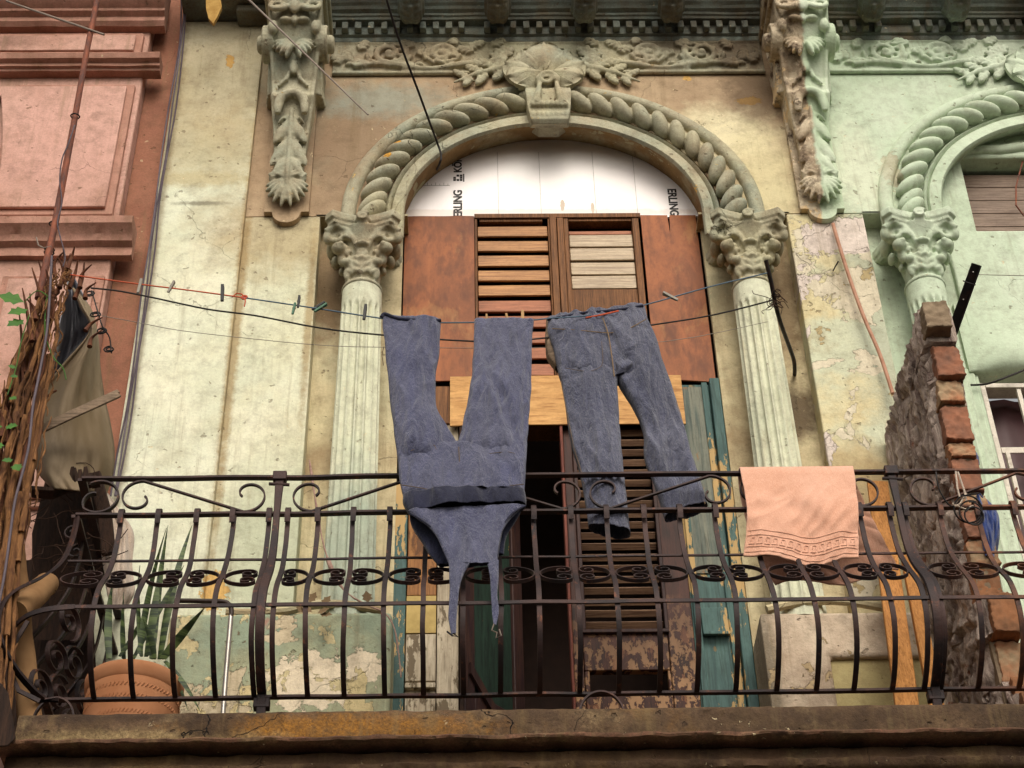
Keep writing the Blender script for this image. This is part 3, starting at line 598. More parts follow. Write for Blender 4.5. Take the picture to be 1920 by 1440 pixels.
def wings(cx, sides=(-1, 1)):
    """acanthus spray lying either side of the keystone on top of the arch"""
    mb = MB(); f = Vector((0, -1, 0))
    for q in sides:
        pts = [(cx+q*.16, 8.94), (cx+q*.26, 8.90), (cx+q*.36, 8.865), (cx+q*.47, 8.80)]
        mb.tube([(x, W0-.03, z) for x, z in pts], [.018, .018, .014, .006], 8)
        for (t, up, L, wd) in ((0, 1, .15, .09), (.25, 1, .15, .08), (.5, 1, .13, .07), (.15, -1, .13, .07), (.45, -1, .12, .06), (.75, 1, .11, .05), (.7, -1, .09, .05)):
            x = cx+q*(.16+.31*t); z = 8.94-.13*t
            a = R(35) if up > 0 else R(-58)
            leaf_relief(mb, (x, W0-.024, z), (q*math.cos(a), 0, math.sin(a)), f, L, wd, .018, 4)
        for i in range(6):
            a = R(-50+32*i); leaf_relief(mb, (cx+q*.20, W0-.026, 9.0), (q*math.cos(a), 0, math.sin(a)), f, .10, .06, .016, 3)
    return mb
def make_keystone(cx, parent, mat):
    """big open flower over a tapered ribbed block with two rows of beads"""
    f = Vector((0, -1, 0)); yb = W0-.055; fc = Vector((cx-.012, yb, 8.815)); mb = MB()
    rows = []
    for z, hw, y in ((8.428, .084, 5.925), (8.446, .092, 5.905), (8.52, .104, 5.905), (8.64, .114, 5.90), (8.70, .114, 5.92)):
        rows.append([Vector((cx+hw*t, y, z)) for t in (-1, -.6, -.2, .2, .6, 1)]+[Vector((cx+hw, W0+(.02 if z > 8.5 else -.035), z+(.03 if z < 8.44 else 0))), Vector((cx-hw, W0+(.02 if z > 8.5 else -.035), z+(.03 if z < 8.44 else 0)))])
    mb.grid(rows, True, True)
    for q in (-1, 1):
        mb.tube([(cx+q*.042, 5.90, 8.72), (cx+q*.045, 5.885, 8.66), (cx+q*.055, 5.888, 8.60), (cx+q*.062, 5.90, 8.555)], [.010, .014, .021, .026], 8)
    for z, y in ((8.545, 5.895), (8.484, 5.912)):
        for i in range(8): mb.ell((cx-.080+.023*i, y, z), (.0125, .015, .021))
    mb.prism([(cx-.085, 8.51), (cx-.05, 8.475), (cx+.05, 8.475), (cx+.085, 8.51)], W0-.03, W0+.05)
    mb.tube(spiral((cx-.004, yb-.052, 8.735), (1, 0, 0), (0, -.2, 1), .044, .010, 1.5, R(-20), 26), [.017-.007*i/26 for i in range(27)], 8)
    for q in (-1, 1): mb.tube([(cx+q*.035, yb-.05, 8.77), (cx+q*.05, yb-.048, 8.74), (cx+q*.045, yb-.03, 8.69)], [.012, .015, .010], 8)
    ks = mesh('keystone', mb, mat, parent, remesh=.0055, smooth=1)
    for a, L, wd, up in ((90, .200, .105, .02), (55, .200, .080, .0), (125, .200, .080, .0), (24, .215, .105, -.012), (156, .215, .105, -.012), (-14, .190, .085, .012), (194, .190, .085, .012), (-36, .17, .055, .0), (216, .17, .055, .0)):
        d = Vector((math.cos(R(a)), 0, math.sin(R(a)))); sd_ = Vector((-d.z, 0, d.x)); rows = []; n, m = 22, 20
        for i in range(n+1):
            t = i/n; wl = wd*math.sin(math.pi*min(1, t**1.35*.93+.035))**.62; row = []
            for k in range(m+1):
                s = k/m*2-1; cup = -.030*s*s*math.sin(math.pi*t)+.030*math.sin(math.pi*t*.8)+.012*(1-abs(s))**3+up
                w_ = wl*s*(1+.03*math.sin(s*9+a)); rim = .010*max(0, (abs(s)-.8)/.2)*t
                row.append(fc+d*(L*t+.006*math.cos(s*7)*(t > .85))+sd_*w_*.98+f*(cup+rim+.006))
            rows.append(row)
        back = [[v-f*.02 for v in r] for r in rows]; pm = MB()
        pm.grid([r+b[::-1] for r, b in zip(rows, back)], True, True)
        mesh('petal', pm, mat, ks, angle=60)
    core = MB(); core.ell(fc+Vector((0, .02, 0)), (.12, .045, .13)); mesh('boss', core, mat, ks, angle=180)
    st = MB()
    for a in (80, 66, 100): st.tube([fc+f*.03, fc+Vector((math.cos(R(a))*.07, -.045, math.sin(R(a))*.07))], [.008, .005], 7)
    mesh('stamen', st, mat, ks, angle=180)
    return ks
def cornice(x0, x1, parent, mat, xr=None, ends=True):
    prof = [(W0+.02, 9.135), (W0-.022, 9.135), (W0-.03, 9.150), (W0-.03, 9.160), (W0-.045, 9.166), (W0-.045, 9.232), (W0-.085, 9.236), (W0-.09, 9.25), (W0-.10, 9.254), (W0-.10, 9.272), (W0-.12, 9.28), (W0-.125, 9.30),
            (W0-.14, 9.31), (W0-.14, 9.40), (W0-.36, 9.42), (W0-.37, 9.50), (W0-.40, 9.52), (W0-.42, 9.60), (W0+.02, 9.62)]
    n = int((x1-x0)/.05); rows = []
    for i in range(n+1):
        x = x0+(x1-x0)*i/n; rows.append([Vector((x, y+noise.noise(Vector((x*7, y*40, z*9)))*.004, z+noise.noise(Vector((x*5, z*20, 3)))*.003)) for y, z in prof])
    mb = MB().grid(rows, True, True)
    c = mesh('cornice', mb, mat, parent, angle=40)
    x = x0+.03
    while x < x1-.03:
        if random.random() > .06:
            mesh('dentil', MB().box(x, x+.032, W0-.082, W0-.044, 9.172, 9.226, None, .0025), mat, c, bevel=.004)
        x += .0665
    return c
def modillion(x, parent, mat):
    mb = MB(); rows = []
    for y, z in ((5.88, 9.20), (5.85, 9.155), (5.79, 9.15), (5.73, 9.19), (5.68, 9.235), (5.65, 9.24), (5.62, 9.30)):
        rows.append([Vector((x-.055, y, 9.43)), Vector((x-.055, y, z)), Vector((x-.03, y, z-.012)), Vector((x+.03, y, z-.012)), Vector((x+.055, y, z)), Vector((x+.055, y, 9.43))])
    mb.grid(rows, True, True)
    for q in (-1, 1):
        mb.tube([(x+q*.056, 5.875, 9.235), (x+q*.056, 5.83, 9.195), (x+q*.056, 5.78, 9.205), (x+q*.056, 5.70, 9.245)], [.012, .015, .014, .01], 7)
        for i in range(5): mb.ell((x+q*.024, 5.86-.03*i, 9.142+.01*abs(i-1.2)), (.022, .018, .016))
    mb.tube([(x, 5.87, 9.16), (x, 5.83, 9.132), (x, 5.76, 9.15)], [.012, .014, .01], 7)
    mb.box(x-.07, x+.07, 5.61, 5.88, 9.385, 9.415)
    return mesh('modillion', mb, mat, parent, remesh=.006, smooth=1)

def soffit(cx):
    return MB().grid([[Vector((cx+r*math.cos(t)+.004*noise.noise(Vector((t*6, y*9, cx))), y, ZS+r*k*math.sin(t)+.004*noise.noise(Vector((t*7, y*9, cx+4))))) for y, r, k in ((W0-.0165, .701, .878), (W0+.03, .708, .90), (W0+.16, .724, .945))] for t in (math.pi*i/80 for i in range(81))])
# ---- the cream and taupe building
B = thing('colonial_building', (.385, 6, 0), 'weathered cream and taupe colonial facade with rope-carved arch over a balcony door', 'building', 'terraced houses in a row')
CX = .385
mesh('upper_wall', upper_wall(CX, -1.485, 1.70), 'taupe', B, angle=30)
mb = MB().box(-1.485, -1.06, W0-.03, W0+.3, 3.0, 9.30)
mesh('pilaster', mb, 'cream', B, bevel=.006)
mb = MB().box(-1.062, -.711, W0+.002, W0+.3, 3.0, ZS)
mesh('wall', mb, 'cream', B, bevel=.005)
mb = MB().box(-.73, -.325, W0+.10, W0+.13, 3.0, ZS+.02).box(1.09, 1.51, W0+.10, W0+.13, 3.0, ZS+.02)
mb.box(-.73, -.30, W0, W0+.12, ZS-.002, ZS+.01).box(1.07, 1.50, W0, W0+.12, ZS-.002, ZS+.01)
mesh('niche', mb, 'niche', B)
mesh('pier', MB().box(1.487, 1.849, W0+.002, W0+.3, 3.0, ZS), 'pier', B, bevel=.007)
mesh('dado', MB().box(-1.16, -.315, W0-.14, W0+.10, 3.0, 5.55), 'dado', B, bevel=.018)
mb = MB().prism([(1.09, 3.0), (1.336, 3.0), (1.336, 5.33), (1.70, 5.33), (1.70, 3.0), (1.84, 3.0), (1.84, 5.53), (1.09, 5.53)], W0-.135, W0+.10)
mesh('dado', mb, 'dado2', B, bevel=.016)
mesh('dado_inset', MB().box(1.337, 1.699, W0-.108, W0+.1, 3.0, 5.329), 'inset', B)
mb = MB()
mb.tube([(-.95+.06*i, W0-.13+.01*math.sin(i), 5.56+.035*math.sin(max(0, i-4)/6*math.pi) if i < 10 else 5.555) for i in range(11)], .018, 8)
mb.tube([(1.12+.052*i, W0-.13, 5.545+.04*math.sin(i/9*math.pi)) for i in range(10)], .018, 8)
mesh('dado_moulding', mb, 'niche', B)
mesh('archivolt', archivolt(CX), 'relief', B, angle=50)
mesh('arch_soffit', soffit(CX), 'soffit_brown', B, angle=180)
mesh('rope_moulding', rope(CX), 'relief', B, angle=180)
for cx_ in (CX-.88, CX+.88): make_column(cx_, B, ('relief', 'shaft'))
for cx_, cm, pm in ((-.867, 'relief', 'taupe'), (1.655, 'corbel2', 'corbel2')):
    k = mesh('corbel', corbel(cx_), cm, B, remesh=.0055, smooth=1)
    mesh('back_plate', corbel_plate(cx_), pm, k, bevel=.006)
    mesh('cap_moulding', MB().box(cx_-.15, cx_+.15, 5.58, 6.0, 9.10, 9.13).box(cx_-.165, cx_+.165, 5.55, 6.0, 9.132, 9.17).box(cx_-.15, cx_+.15, 5.575, 6.0, 9.172, 9.42), cm, k, bevel=.008)
mesh('frieze', frieze(CX, -.70, 1.50), 'relief', B, remesh=.0055, smooth=1)
for q_ in (-1, 1): mesh('leaf_spray', wings(CX, (q_,)), 'relief', B, remesh=.0055, smooth=1)
make_keystone(CX, B, 'relief')
cn = cornice(-1.02, 1.50, B, 'teal_relief')
fk = [P(u, v, 5.70) for u, v in ((386, -12), (412, -12), (416, 12), (408, 30), (400, 44), (391, 34), (386, 14))]
mesh('cornice_return', MB().box(-1.484, -1.02, 5.72, 6.0, 9.305, 9.6).box(-1.20, -1.02, 5.86, 5.97, 9.25, 9.30), 'teal_relief', cn, bevel=.01)
mb = MB().prism([(p.x, p.z) for p in fk], 5.70, 5.72); mesh('flaked_patch', mb, 'yellow_flake', cn)
for x in (-.30, .142, .585, 1.03): modillion(x, cn, 'teal_relief')
# balcony slab with worn front edge, lip and stepped mouldings below
def slab_row(prof, x0, x1, amp, seed, dx=.012):
    rows = []; n = int((x1-x0)/dx)
    for i in range(n+1):
        x = x0+(x1-x0)*i/n; row = []
        for (y, z) in prof:
            q = noise.noise(Vector((x*9, z*40+seed, y*7)))+.5*noise.noise(Vector((x*31, z*60+seed, y*7)))
            row.append(Vector((x, y+q*amp, z+noise.noise(Vector((x*14, y*30+seed, 5)))*amp*.8)))
        rows.append(row)
    return MB().grid(rows, True, True)
bs = mesh('balcony_slab', slab_row([(5.0, 4.504), (4.996, 4.53), (4.998, 4.56), (4.997, 4.585), (5.005, 4.60), (5.3, 4.60), (6.0, 4.60), (6.0, 4.504)], -1.42, 3.2, .005, 1), 'slab', B, angle=50)
mesh('slab_lip', slab_row([(5.0, 4.484), (4.980, 4.486), (4.977, 4.493), (4.982, 4.501), (6.0, 4.503), (6.0, 4.484)], -1.47, 3.2, .007, 9, .006), 'lip', bs, angle=50)
mesh('slab_fascia', slab_row([(5.05, 4.40), (5.035, 4.41), (5.03, 4.43), (5.045, 4.44), (5.05, 4.477), (6.0, 4.477), (6.0, 4.40)], -1.45, 3.2, .008, 15), 'slab_dark', bs, angle=50)
mesh('slab_underside', slab_row([(5.13, 4.30), (5.08, 4.34), (5.07, 4.399), (6.0, 4.399), (6.0, 4.2), (5.3, 4.2)], -1.45, 3.2, .008, 25), 'slab_dark', bs, angle=50)
mesh('ground_floor_wall', MB().box(-1.485, 1.84, W0-.02, W0+.28, 0, 3.0), 'cream', B)

# ---- the doorway filling
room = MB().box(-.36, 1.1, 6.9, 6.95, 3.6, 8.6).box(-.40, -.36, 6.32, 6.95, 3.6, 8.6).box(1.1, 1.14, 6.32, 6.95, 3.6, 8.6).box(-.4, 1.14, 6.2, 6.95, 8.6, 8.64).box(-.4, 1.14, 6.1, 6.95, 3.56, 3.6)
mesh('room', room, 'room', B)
YD = 6.14
dw = mesh('door_frame', MB().box(-.330, -.276, YD-.03, YD+.12, 3.6, 6.36), 'teal_w', B, bevel=.004)
mesh('frame_board', MB().box(1.045, 1.088, YD-.04, YD+.12, 3.6, 6.93), 'teal_w', dw, bevel=.004)
mesh('frame_board', MB().box(.868, 1.043, YD-.005, YD+.10, 3.6, 6.92).box(.875, .90, YD-.022, YD-.006, 3.6, 6.92).box(1.01, 1.035, YD-.022, YD-.006, 3.6, 6.92).box(.902, 1.008, YD-.03, YD-.006, 5.60, 5.72).box(.902, 1.008, YD-.045, YD-.03, 5.585, 5.60), 'teal_w', dw, bevel=.003)
mesh('frame_board', MB().box(.90, 1.02, YD-.012, YD-.006, 5.9, 6.9), 'grey_w', dw)
pts = [(x, z) for x, z in arc(CX, .765, 0, 40, .95) if z > 7.99]
low = [(CX+.754*(1-2*i/14), 7.985+.006*math.sin(i*1.9)) for i in range(15)]
tp = mesh('tympanum_panel', MB().prism(pts+low[::-1][0:15], YD-.012, YD), 'white_sheet', B)
def lettering(text, x, z, size, rot, parent, y=YD-.0135, sx=.82):
    cu = bpy.data.curves.new('txt', 'FONT'); cu.body = text; cu.size = size; cu.align_x = 'CENTER'; cu.align_y = 'CENTER'; cu.offset = size*.03; cu.extrude = .0004
    t = bpy.data.objects.new('txt', cu); C.objects.link(t); dg = bpy.context.evaluated_depsgraph_get()
    me = bpy.data.meshes.new_from_object(t.evaluated_get(dg)); bpy.data.objects.remove(t)
    rm = Matrix.Translation(Vector((x, y, z))-base(parent)) @ Matrix.Rotation(R(90), 4, 'X') @ Matrix.Rotation(rot, 4, 'Z') @ Matrix.Diagonal((sx, 1, 1, 1))
    me.transform(rm); me.materials.clear(); me.materials.append(M['ink'])
    o = bpy.data.objects.new('lettering', me); C.objects.link(o); o.parent = parent; return o
lettering('ERLING', -.064, 8.085, .058, R(90), tp, sx=.98)
lettering('KÖN', -.064, 8.365, .054, R(90), tp, sx=.98)
lb = MB()
for i in range(3):
    for k_ in range(3):
        if (i, k_) not in ((1, 1), (0, 2)): lb.box(-.088+.016*i, -.088+.016*i+.013, YD-.0135, YD-.0122, 8.245+.016*k_, 8.245+.016*k_+.013)
mesh('logo_mark', lb.box(-.04, -.034, YD-.0135, YD-.0122, 8.24, 8.295), 'ink', tp, angle=0)
lettering('ERLING', .975, 8.085, .058, R(-90), tp, sx=.98)
lb = MB()
for i in range(7): lb.box(-.235+.02*i, -.233+.02*i, YD-.0135, YD-.0122, 8.215, 8.225+.008*(i % 2))
lb.box(-.24, -.105, YD-.0135, YD-.0122, 8.213, 8.2145); mesh('faint_scale_marks', lb, 'peg_grey', tp, angle=0)
mb = MB()
for x in (.13, .335, .60, .80): mb.box(x, x+.0015, YD-.0135, YD-.0122, 7.99, 8.45)
mesh('sheet_crease', mb, 'peg_grey', tp, angle=0)
def panel_bow(x0, x1, z0, z1, y, amp, n=16, notch=None):
    fr = []; 
    for i in range(n+1):
        z = z0+(z1-z0)*i/n; fr.append([Vector((x0+(x1-x0)*k/8, y-amp*math.sin(math.pi*k/8)*.4-amp*.6*noise.noise(Vector((k*.3, z*2, x0))), z)) for k in range(9)])
    bk = [[v+Vector((0, .008, 0)) for v in r[::-1]] for r in fr]
    return MB().grid([a+b for a, b in zip(fr, bk)], True, True)
mesh('plywood_panel', panel_bow(-.318, .012, 6.945, 7.995, YD-.014, .006), 'ply', B)
pr = mesh('plywood_panel', MB().prism([(.812, 6.95), (1.078, 6.925), (1.078, 7.992), (.952, 7.992), (.946, 7.86), (.941, 7.992), (.812, 7.994)], YD-.016, YD-.006), 'ply', B, bevel=.001)
for (x0, x1, mt, pale) in ((.014, .372, 'slat_a', 0), (.440, .800, 'slat_b', 1)):
    sh = mesh('louvred_shutter', MB().box(x0, x0+.022 if pale else x0+.012, YD-.02, YD+.04, 6.90, 7.99).box(x1-.032 if pale else x1-.008, x1, YD-.02, YD+.04, 6.90, 7.99).box(x0+.023, x1-.033, YD-.015, YD+.04, 7.955, 7.99), 'frame_w', B, bevel=.003)
    n = 11; zt = 7.93
    for i in range(n):
        z = zt-.098*i
        if pale and i == 0: continue
        if pale: z = zt-.092*i+.03
        if pale and i > 4 and i != 10: continue
        mat_ = mt if (pale or i < 5) else 'slat_r'
        if pale and i == 10: mesh('panel', MB().box(x0+.023, x1-.033, YD+.0, YD+.02, 6.9, 7.515), 'frame_w', sh); continue
        hgt = .076 if pale else .070
        Mx = Matrix.Translation((0, YD+.006, z)) @ Matrix.Rotation(R(-3 if pale else -8)+random.uniform(-.03, .03), 4, 'X') @ Matrix.Rotation(random.uniform(-.008, .008), 4, 'Y')
        mesh('slat', MB().box(x0+.014 if not pale else x0+.024, x1-.01 if not pale else x1-.034, -.006, .006, -hgt, .008, Mx), mat_, sh, bevel=.003)
    if pale: mesh('slat', MB().box(x0+.024, x1-.034, -.006, .006, -.012, .012, Matrix.Translation((0, YD+.02, 7.905))), 'slat_r', sh, bevel=.003)
mesh('middle_stile', MB().box(.373, .404, YD-.03, YD+.03, 6.9, 7.992).box(.408, .439, YD-.024, YD+.03, 6.9, 7.992), 'frame_w', B, bevel=.003)
mesh('top_rail', MB().box(.013, .81, YD-.026, YD-.021, 7.972, 7.998), 'frame_w', B)
mesh('lintel_board', panel_bow(-.10, .918, 6.655, 6.935, 6.085, .006), 'lintel', B)
mesh('lintel_beam', MB().box(-.27, .866, YD-.03, YD+.10, 6.69, 6.90), 'frame_w', B)
# right leaf, louvred
dl = mesh('door_leaf', MB().box(.385, .424, YD-.02, YD+.02, 3.7, 6.72).box(.764, .866, YD-.02, YD+.02, 3.7, 6.72).box(.426, .762, YD-.018, YD+.018, 5.44, 5.62).box(.426, .762, YD-.018, YD+.018, 6.69, 6.72).box(.426, .762, YD-.016, YD+.016, 3.7, 5.33).box(.46, .73, YD-.030, YD-.017, 3.75, 5.24).box(.426, .445, YD-.018, YD+.018, 5.332, 5.438).box(.75, .762, YD-.018, YD+.018, 5.332, 5.438), 'door_d', B, bevel=.004)
mesh('door_moulding', MB().box(.424, .440, YD-.034, YD-.021, 5.62, 6.69).box(.752, .768, YD-.034, YD-.021, 5.62, 6.69).box(.424, .768, YD-.034, YD-.021, 5.605, 5.622), 'door_dark', dl, bevel=.003)
for i in range(19):
    z = 6.66-.055*i; Mx = Matrix.Translation((0, YD-.004, z)) @ Matrix.Rotation(R(40)+random.uniform(-.06, .06), 4, 'X')
    mesh('slat', MB().box(.441, .751, -.004, .004, -.026, .004, Mx), 'slat_d', dl, bevel=.002)
mesh('door_edge', MB().box(.372, .384, YD-.05, YD+.02, 3.7, 6.70), 'red_edge', dl, bevel=.003, label='reddish worn edge of the open door')
# left leaf, swung inwards
Ml = Matrix.Translation((-.055, YD+.03, 0)) @ Matrix.Rotation(R(48), 4, 'Z')
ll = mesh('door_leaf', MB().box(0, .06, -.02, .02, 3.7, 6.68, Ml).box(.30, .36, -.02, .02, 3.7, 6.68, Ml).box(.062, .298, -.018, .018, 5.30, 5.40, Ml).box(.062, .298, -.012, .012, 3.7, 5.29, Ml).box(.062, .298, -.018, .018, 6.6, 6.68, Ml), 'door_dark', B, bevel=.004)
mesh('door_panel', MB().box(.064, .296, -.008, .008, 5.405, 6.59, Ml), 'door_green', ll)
mb = MB()
for z in (5.0, 5.28): mb.add([Ml @ Vector(p) for p in ((.02, -.035, z+.18), (.32, -.035, z-.1), (.32, -.035, z-.05), (.02, -.035, z+.23), (.02, -.022, z+.18), (.32, -.022, z-.1), (.32, -.022, z-.05), (.02, -.022, z+.23))], [(0, 1, 2, 3), (4, 7, 6, 5), (0, 4, 5, 1), (1, 5, 6, 2), (2, 6, 7, 3), (3, 7, 4, 0)])
mesh('diagonal_brace', mb, 'door_dark', ll)
mb = MB().box(-.060, -.045, YD-.05, YD+.03, 3.7, 6.69)
mesh('door_stile', mb, 'rotten', B, bevel=.003)
sj = mesh('side_shutter', MB().box(-.150, -.064, YD-.02, YD+.03, 3.7, 6.69), 'white_w', B, bevel=.004)
mesh('board', MB().box(-.272, -.154, YD-.02, YD+.02, 5.80, 6.69), 'ochre_w', sj, bevel=.003)
mesh('board', MB().box(-.272, -.154, YD-.022, YD+.02, 5.62, 5.796), 'yellow_p', sj)
mesh('board', MB().box(-.272, -.154, YD-.02, YD+.02, 5.40, 5.616), 'white_w', sj, bevel=.003)
mesh('board', MB().box(-.272, -.154, YD-.012, YD+.02, 3.7, 5.36).box(-.262, -.235, YD-.024, YD-.013, 3.7, 5.34).box(-.19, -.163, YD-.024, YD-.013, 3.7, 5.34).box(-.272, -.154, YD-.035, YD-.0, 5.362, 5.385), 'white_w', sj, bevel=.003)

# ---- the mint building
G = thing('mint_building', (2.93, 6, 0), 'mint green painted facade with the same rope arch and louvred upper window', 'building', 'terraced houses in a row')
GX = 2.93
mesh('upper_wall', upper_wall(GX, 1.70, 4.4), 'mint', G, angle=30)
mesh('archivolt', archivolt(GX), 'mint', G, angle=50)
mesh('arch_soffit', soffit(GX), 'mint', G, angle=180)
mesh('rope_moulding', rope(GX, R(88), R(176)), 'mint', G, angle=180)
make_column(GX-.88, G, ('mint', 'mint'))
mesh('frieze', frieze(GX, 1.80, 3.3), 'mint', G, remesh=.0055, smooth=1)
for q_ in (-1, 1): mesh('leaf_spray', wings(GX, (q_,)), 'mint', G, remesh=.0055, smooth=1)
make_keystone(GX, G, 'mint')
gc = cornice(1.80, 4.2, G, 'teal_relief')
for x in (2.06, 2.50, 2.94): modillion(x, gc, 'teal_relief')
mesh('niche', MB().box(1.849, 2.24, W0+.10, W0+.13, 3.0, ZS+.02), 'mint', G)
mesh('niche_ceiling', MB().box(1.845, 2.25, W0, W0+.12, ZS-.002, ZS+.01), 'mint', G)
# recessed infill wall round the window, and the hanging rounded hood
mb = MB().prism([(2.238, 6.95), (2.238, 8.62), (3.7, 8.62), (3.7, 6.95), (2.9, 6.95), (2.9, 7.82), (2.9, 8.335), (2.405, 8.335), (2.395, 7.82), (2.899, 7.82), (2.899, 6.95)], W0+.07, W0+.24)
mesh('infill_wall', mb, 'mint', G, bevel=.012)
mb = MB(); rows = []
for i in range(40):
    x = 2.20+i*.04; e = min(1, i/4)
    rows.append([Vector((x, W0+.075-e*d_, z+.006*noise.noise(Vector((x*5, z*9, 1))))) for d_, z in ((.0, 7.35), (.015, 7.2), (.03, 7.1), (.038, 7.03), (.03, 6.975), (.01, 6.945), (-.03, 6.935))]+[Vector((x, W0+.2, 6.935)), Vector((x, W0+.2, 7.35))])
mesh('hood', mb.grid(rows, True, True), 'mint', G, angle=60)
mb = MB().tube([(2.36+.05*i, W0+.072, 8.345+.012*min(i, 4)+.012*math.sin(i)) for i in range(14)], [.008]+[.03]*13, 10)
mesh('window_head', mb, 'mint', G, angle=180)
mb = MB().box(2.12, 2.226, W0+.085, W0+.25, 3.0, 6.96); mesh('lower_wall', mb, 'mint', G, bevel=.01)
wn = mesh('louvre_window', MB().box(2.385, 2.92, W0+.20, W0+.22, 7.80, 8.35), 'door_dark', G)
for i in range(6):
    z = 8.30-.092*i; Mx = Matrix.Translation((0, W0+.165, z)) @ Matrix.Rotation(R(4), 4, 'X')
    mesh('slat', MB().box(2.39, 2.92, -.003, .003, -.080, .004, Mx), 'brown_slat', wn, bevel=.003)
mesh('bent_wire', MB().tube([P(1918, 300, 6.1), P(1905, 350, 6.08), P(1905, 385, 6.08), P(1920, 405, 6.1)], .004, 6), 'rust_pipe', wn)
gw = mesh('barred_window', MB().box(2.235, 2.262, W0+.10, W0+.18, 4.65, 6.885).box(2.264, 3.4, W0+.10, W0+.18, 6.86, 6.885), 'white_iron', G, bevel=.003)
mesh('curtain', MB().grid([[Vector((2.23+.05*i, W0+.24+.012*math.sin(i*1.7), z)) for i in range(24)] for z in (4.6, 6.9)]), 'window_m', gw, angle=180)
mb = MB()
for x in (2.40, 2.56, 2.72): mb.box(x, x+.018, W0+.108, W0+.126, 4.65, 6.858)
for z in (6.49, 5.65): mb.box(2.264, 3.2, W0+.10, W0+.106, z, z+.03)
mb.box(2.275, 2.292, W0+.09, W0+.108, 4.65, 6.488)
mb.tube(spiral((2.43, W0+.085, 6.19), (1, 0, 0), (0, 0, 1), .07, .015, 1.3, R(90), 24), .006, 6); mb.tube(spiral((2.40, W0+.085, 5.95), (1, 0, 0), (0, 0, 1), .05, .015, 1.2, R(200), 20), .006, 6)
mesh('window_grille', mb, 'white_iron', gw)
mesh('ground_floor_wall', MB().box(1.842, 4.4, W0-.02, W0+.28, 0, 3.0).box(2.23, 4.4, W0+.16, W0+.28, 3.0, 4.66).box(1.84, 2.118, W0+.0, W0+.09, 3.0, 4.6), 'mint', G)

# ---- the pink building
K = thing('pink_building', (-2.6, 6, 0), 'faded pink stucco facade with raised panels and moulded bands', 'building', 'terraced houses in a row')
mesh('wall', MB().box(-4.2, -1.635, 5.93, 6.3, 0, TOP), 'pink', K, bevel=.01)
mesh('return_wall', MB().box(-1.633, -1.487, 6.01, 6.3, 0, TOP), 'rust_plaster', K)
def band(z0, prof, x1, name, mat, seed, parent=K):
    rows = []; n = 60
    for i in range(n+1):
        x = -3.4+(x1+3.4)*i/n
        rows.append([Vector((x, y+noise.noise(Vector((x*8, z*30, seed)))*.003, z0+z+noise.noise(Vector((x*6, y*30, seed)))*.003)) for y, z in prof])
    return mesh(name, MB().grid(rows, True, True), mat, parent, angle=40)
band(8.80, [(5.94, 0), (5.885, .0), (5.88, .012), (5.865, .016), (5.865, .035), (5.84, .045), (5.83, .075), (5.84, .09), (5.94, .095)], -1.545, 'moulded_band', 'pink_band', 1)
band(7.55, [(5.94, -.03), (5.90, -.03), (5.90, .02), (5.87, .035), (5.86, .07), (5.82, .10), (5.815, .14), (5.83, .15), (5.94, .155)], -1.54, 'moulded_band', 'pink_band', 4)
band(9.18, [(5.94, -.02), (5.89, -.02), (5.87, .0), (5.87, .03), (5.84, .045), (5.84, .065), (5.78, .10), (5.74, .18), (5.70, .22), (5.70, .32), (5.94, .34)], -1.56, 'moulded_band', 'pink_band', 7)
def raised(x0, x1, z0, z1, mat='pink', curved=False):
    def rect(a, b, c, d): return [(a, c), (b, c), (b, d), (a, d)]
    def inner(a, b, c, d):
        if not curved: return rect(a, b, c, d)
        return [(a, c), (b, c), (b, d), (a, d)][:0]+[(a, c), (b, c), (b, d), (a-.25, d)]+[(a-.10+.10*math.sin(t), d-(d-c)*t/1.57*.9) for t in (.15*i for i in range(1, 10))]
    p = mesh('panel', MB().prism(rect(x0, x1, z0, z1), 5.905, 5.95), 'pink_band', K, bevel=.006)
    mesh('panel_field', MB().prism(inner(x0+.035, x1-.035, z0+.035, z1-.035), 5.886, 5.904), mat, p, bevel=.005)
raised(-3.3, -1.66, 8.93, 9.12); raised(-2.25, -1.66, 7.79, 8.72, 'pink', True); raised(-2.10, -1.645, 6.1, 7.40)
raised(-3.3, -2.28, 6.0, 7.42)
# ------------------------------------------------------------------ balcony railing
YR = 5.10
PROF = [(0, 5.44), (0, 5.40), (.004, 5.34), (.016, 5.27), (.04, 5.205), (.085, 5.13), (.135, 5.065), (.172, 5.01), (.192, 4.955), (.196, 4.90), (.185, 4.85), (.155, 4.80), (.105, 4.755), (.045, 4.722), (.01, 4.712)]
def smooth_prof(pts, k=3):
    out = []
    for i in range(len(pts)-1):
        p0 = pts[max(i-1, 0)]; p1 = pts[i]; p2 = pts[i+1]; p3 = pts[min(i+2, len(pts)-1)]
        for j in range(k):
            t = j/k
            out.append(tuple(.5*((2*b)+(-a+c)*t+(2*a-5*b+4*c-d)*t*t+(-a+3*b-3*c+d)*t**3) for a, b, c, d in zip(p0, p1, p2, p3)))
    out.append(pts[-1]); return out
PR = smooth_prof(PROF)
def prof_out(z):
    for a, b in zip(PR, PR[1:]):
        if b[1] <= z <= a[1]: t = (a[1]-z)/(a[1]-b[1]+1e-9); return a[0]+(b[0]-a[0])*t
    return 0
RL = thing('balcony_railing', (0, YR, ZF), 'rusty wrought iron balcony railing with scrolls and bellied bars', 'railing')
XL, XRr = -1.375, 3.2
def rail(name, y, z, w_, t_, x0=XL, x1=XRr, mat='iron'):
    n = 60; return mesh(name, MB().bar([(x0+(x1-x0)*i/n, y+noise.noise(Vector((x0+i*.35, z, 1)))*.003, z+noise.noise(Vector((i*.3, z, 5)))*.004) for i in range(n+1)], w_, t_, (0, 1, 0)), mat, RL, angle=40, bevel=.0012)
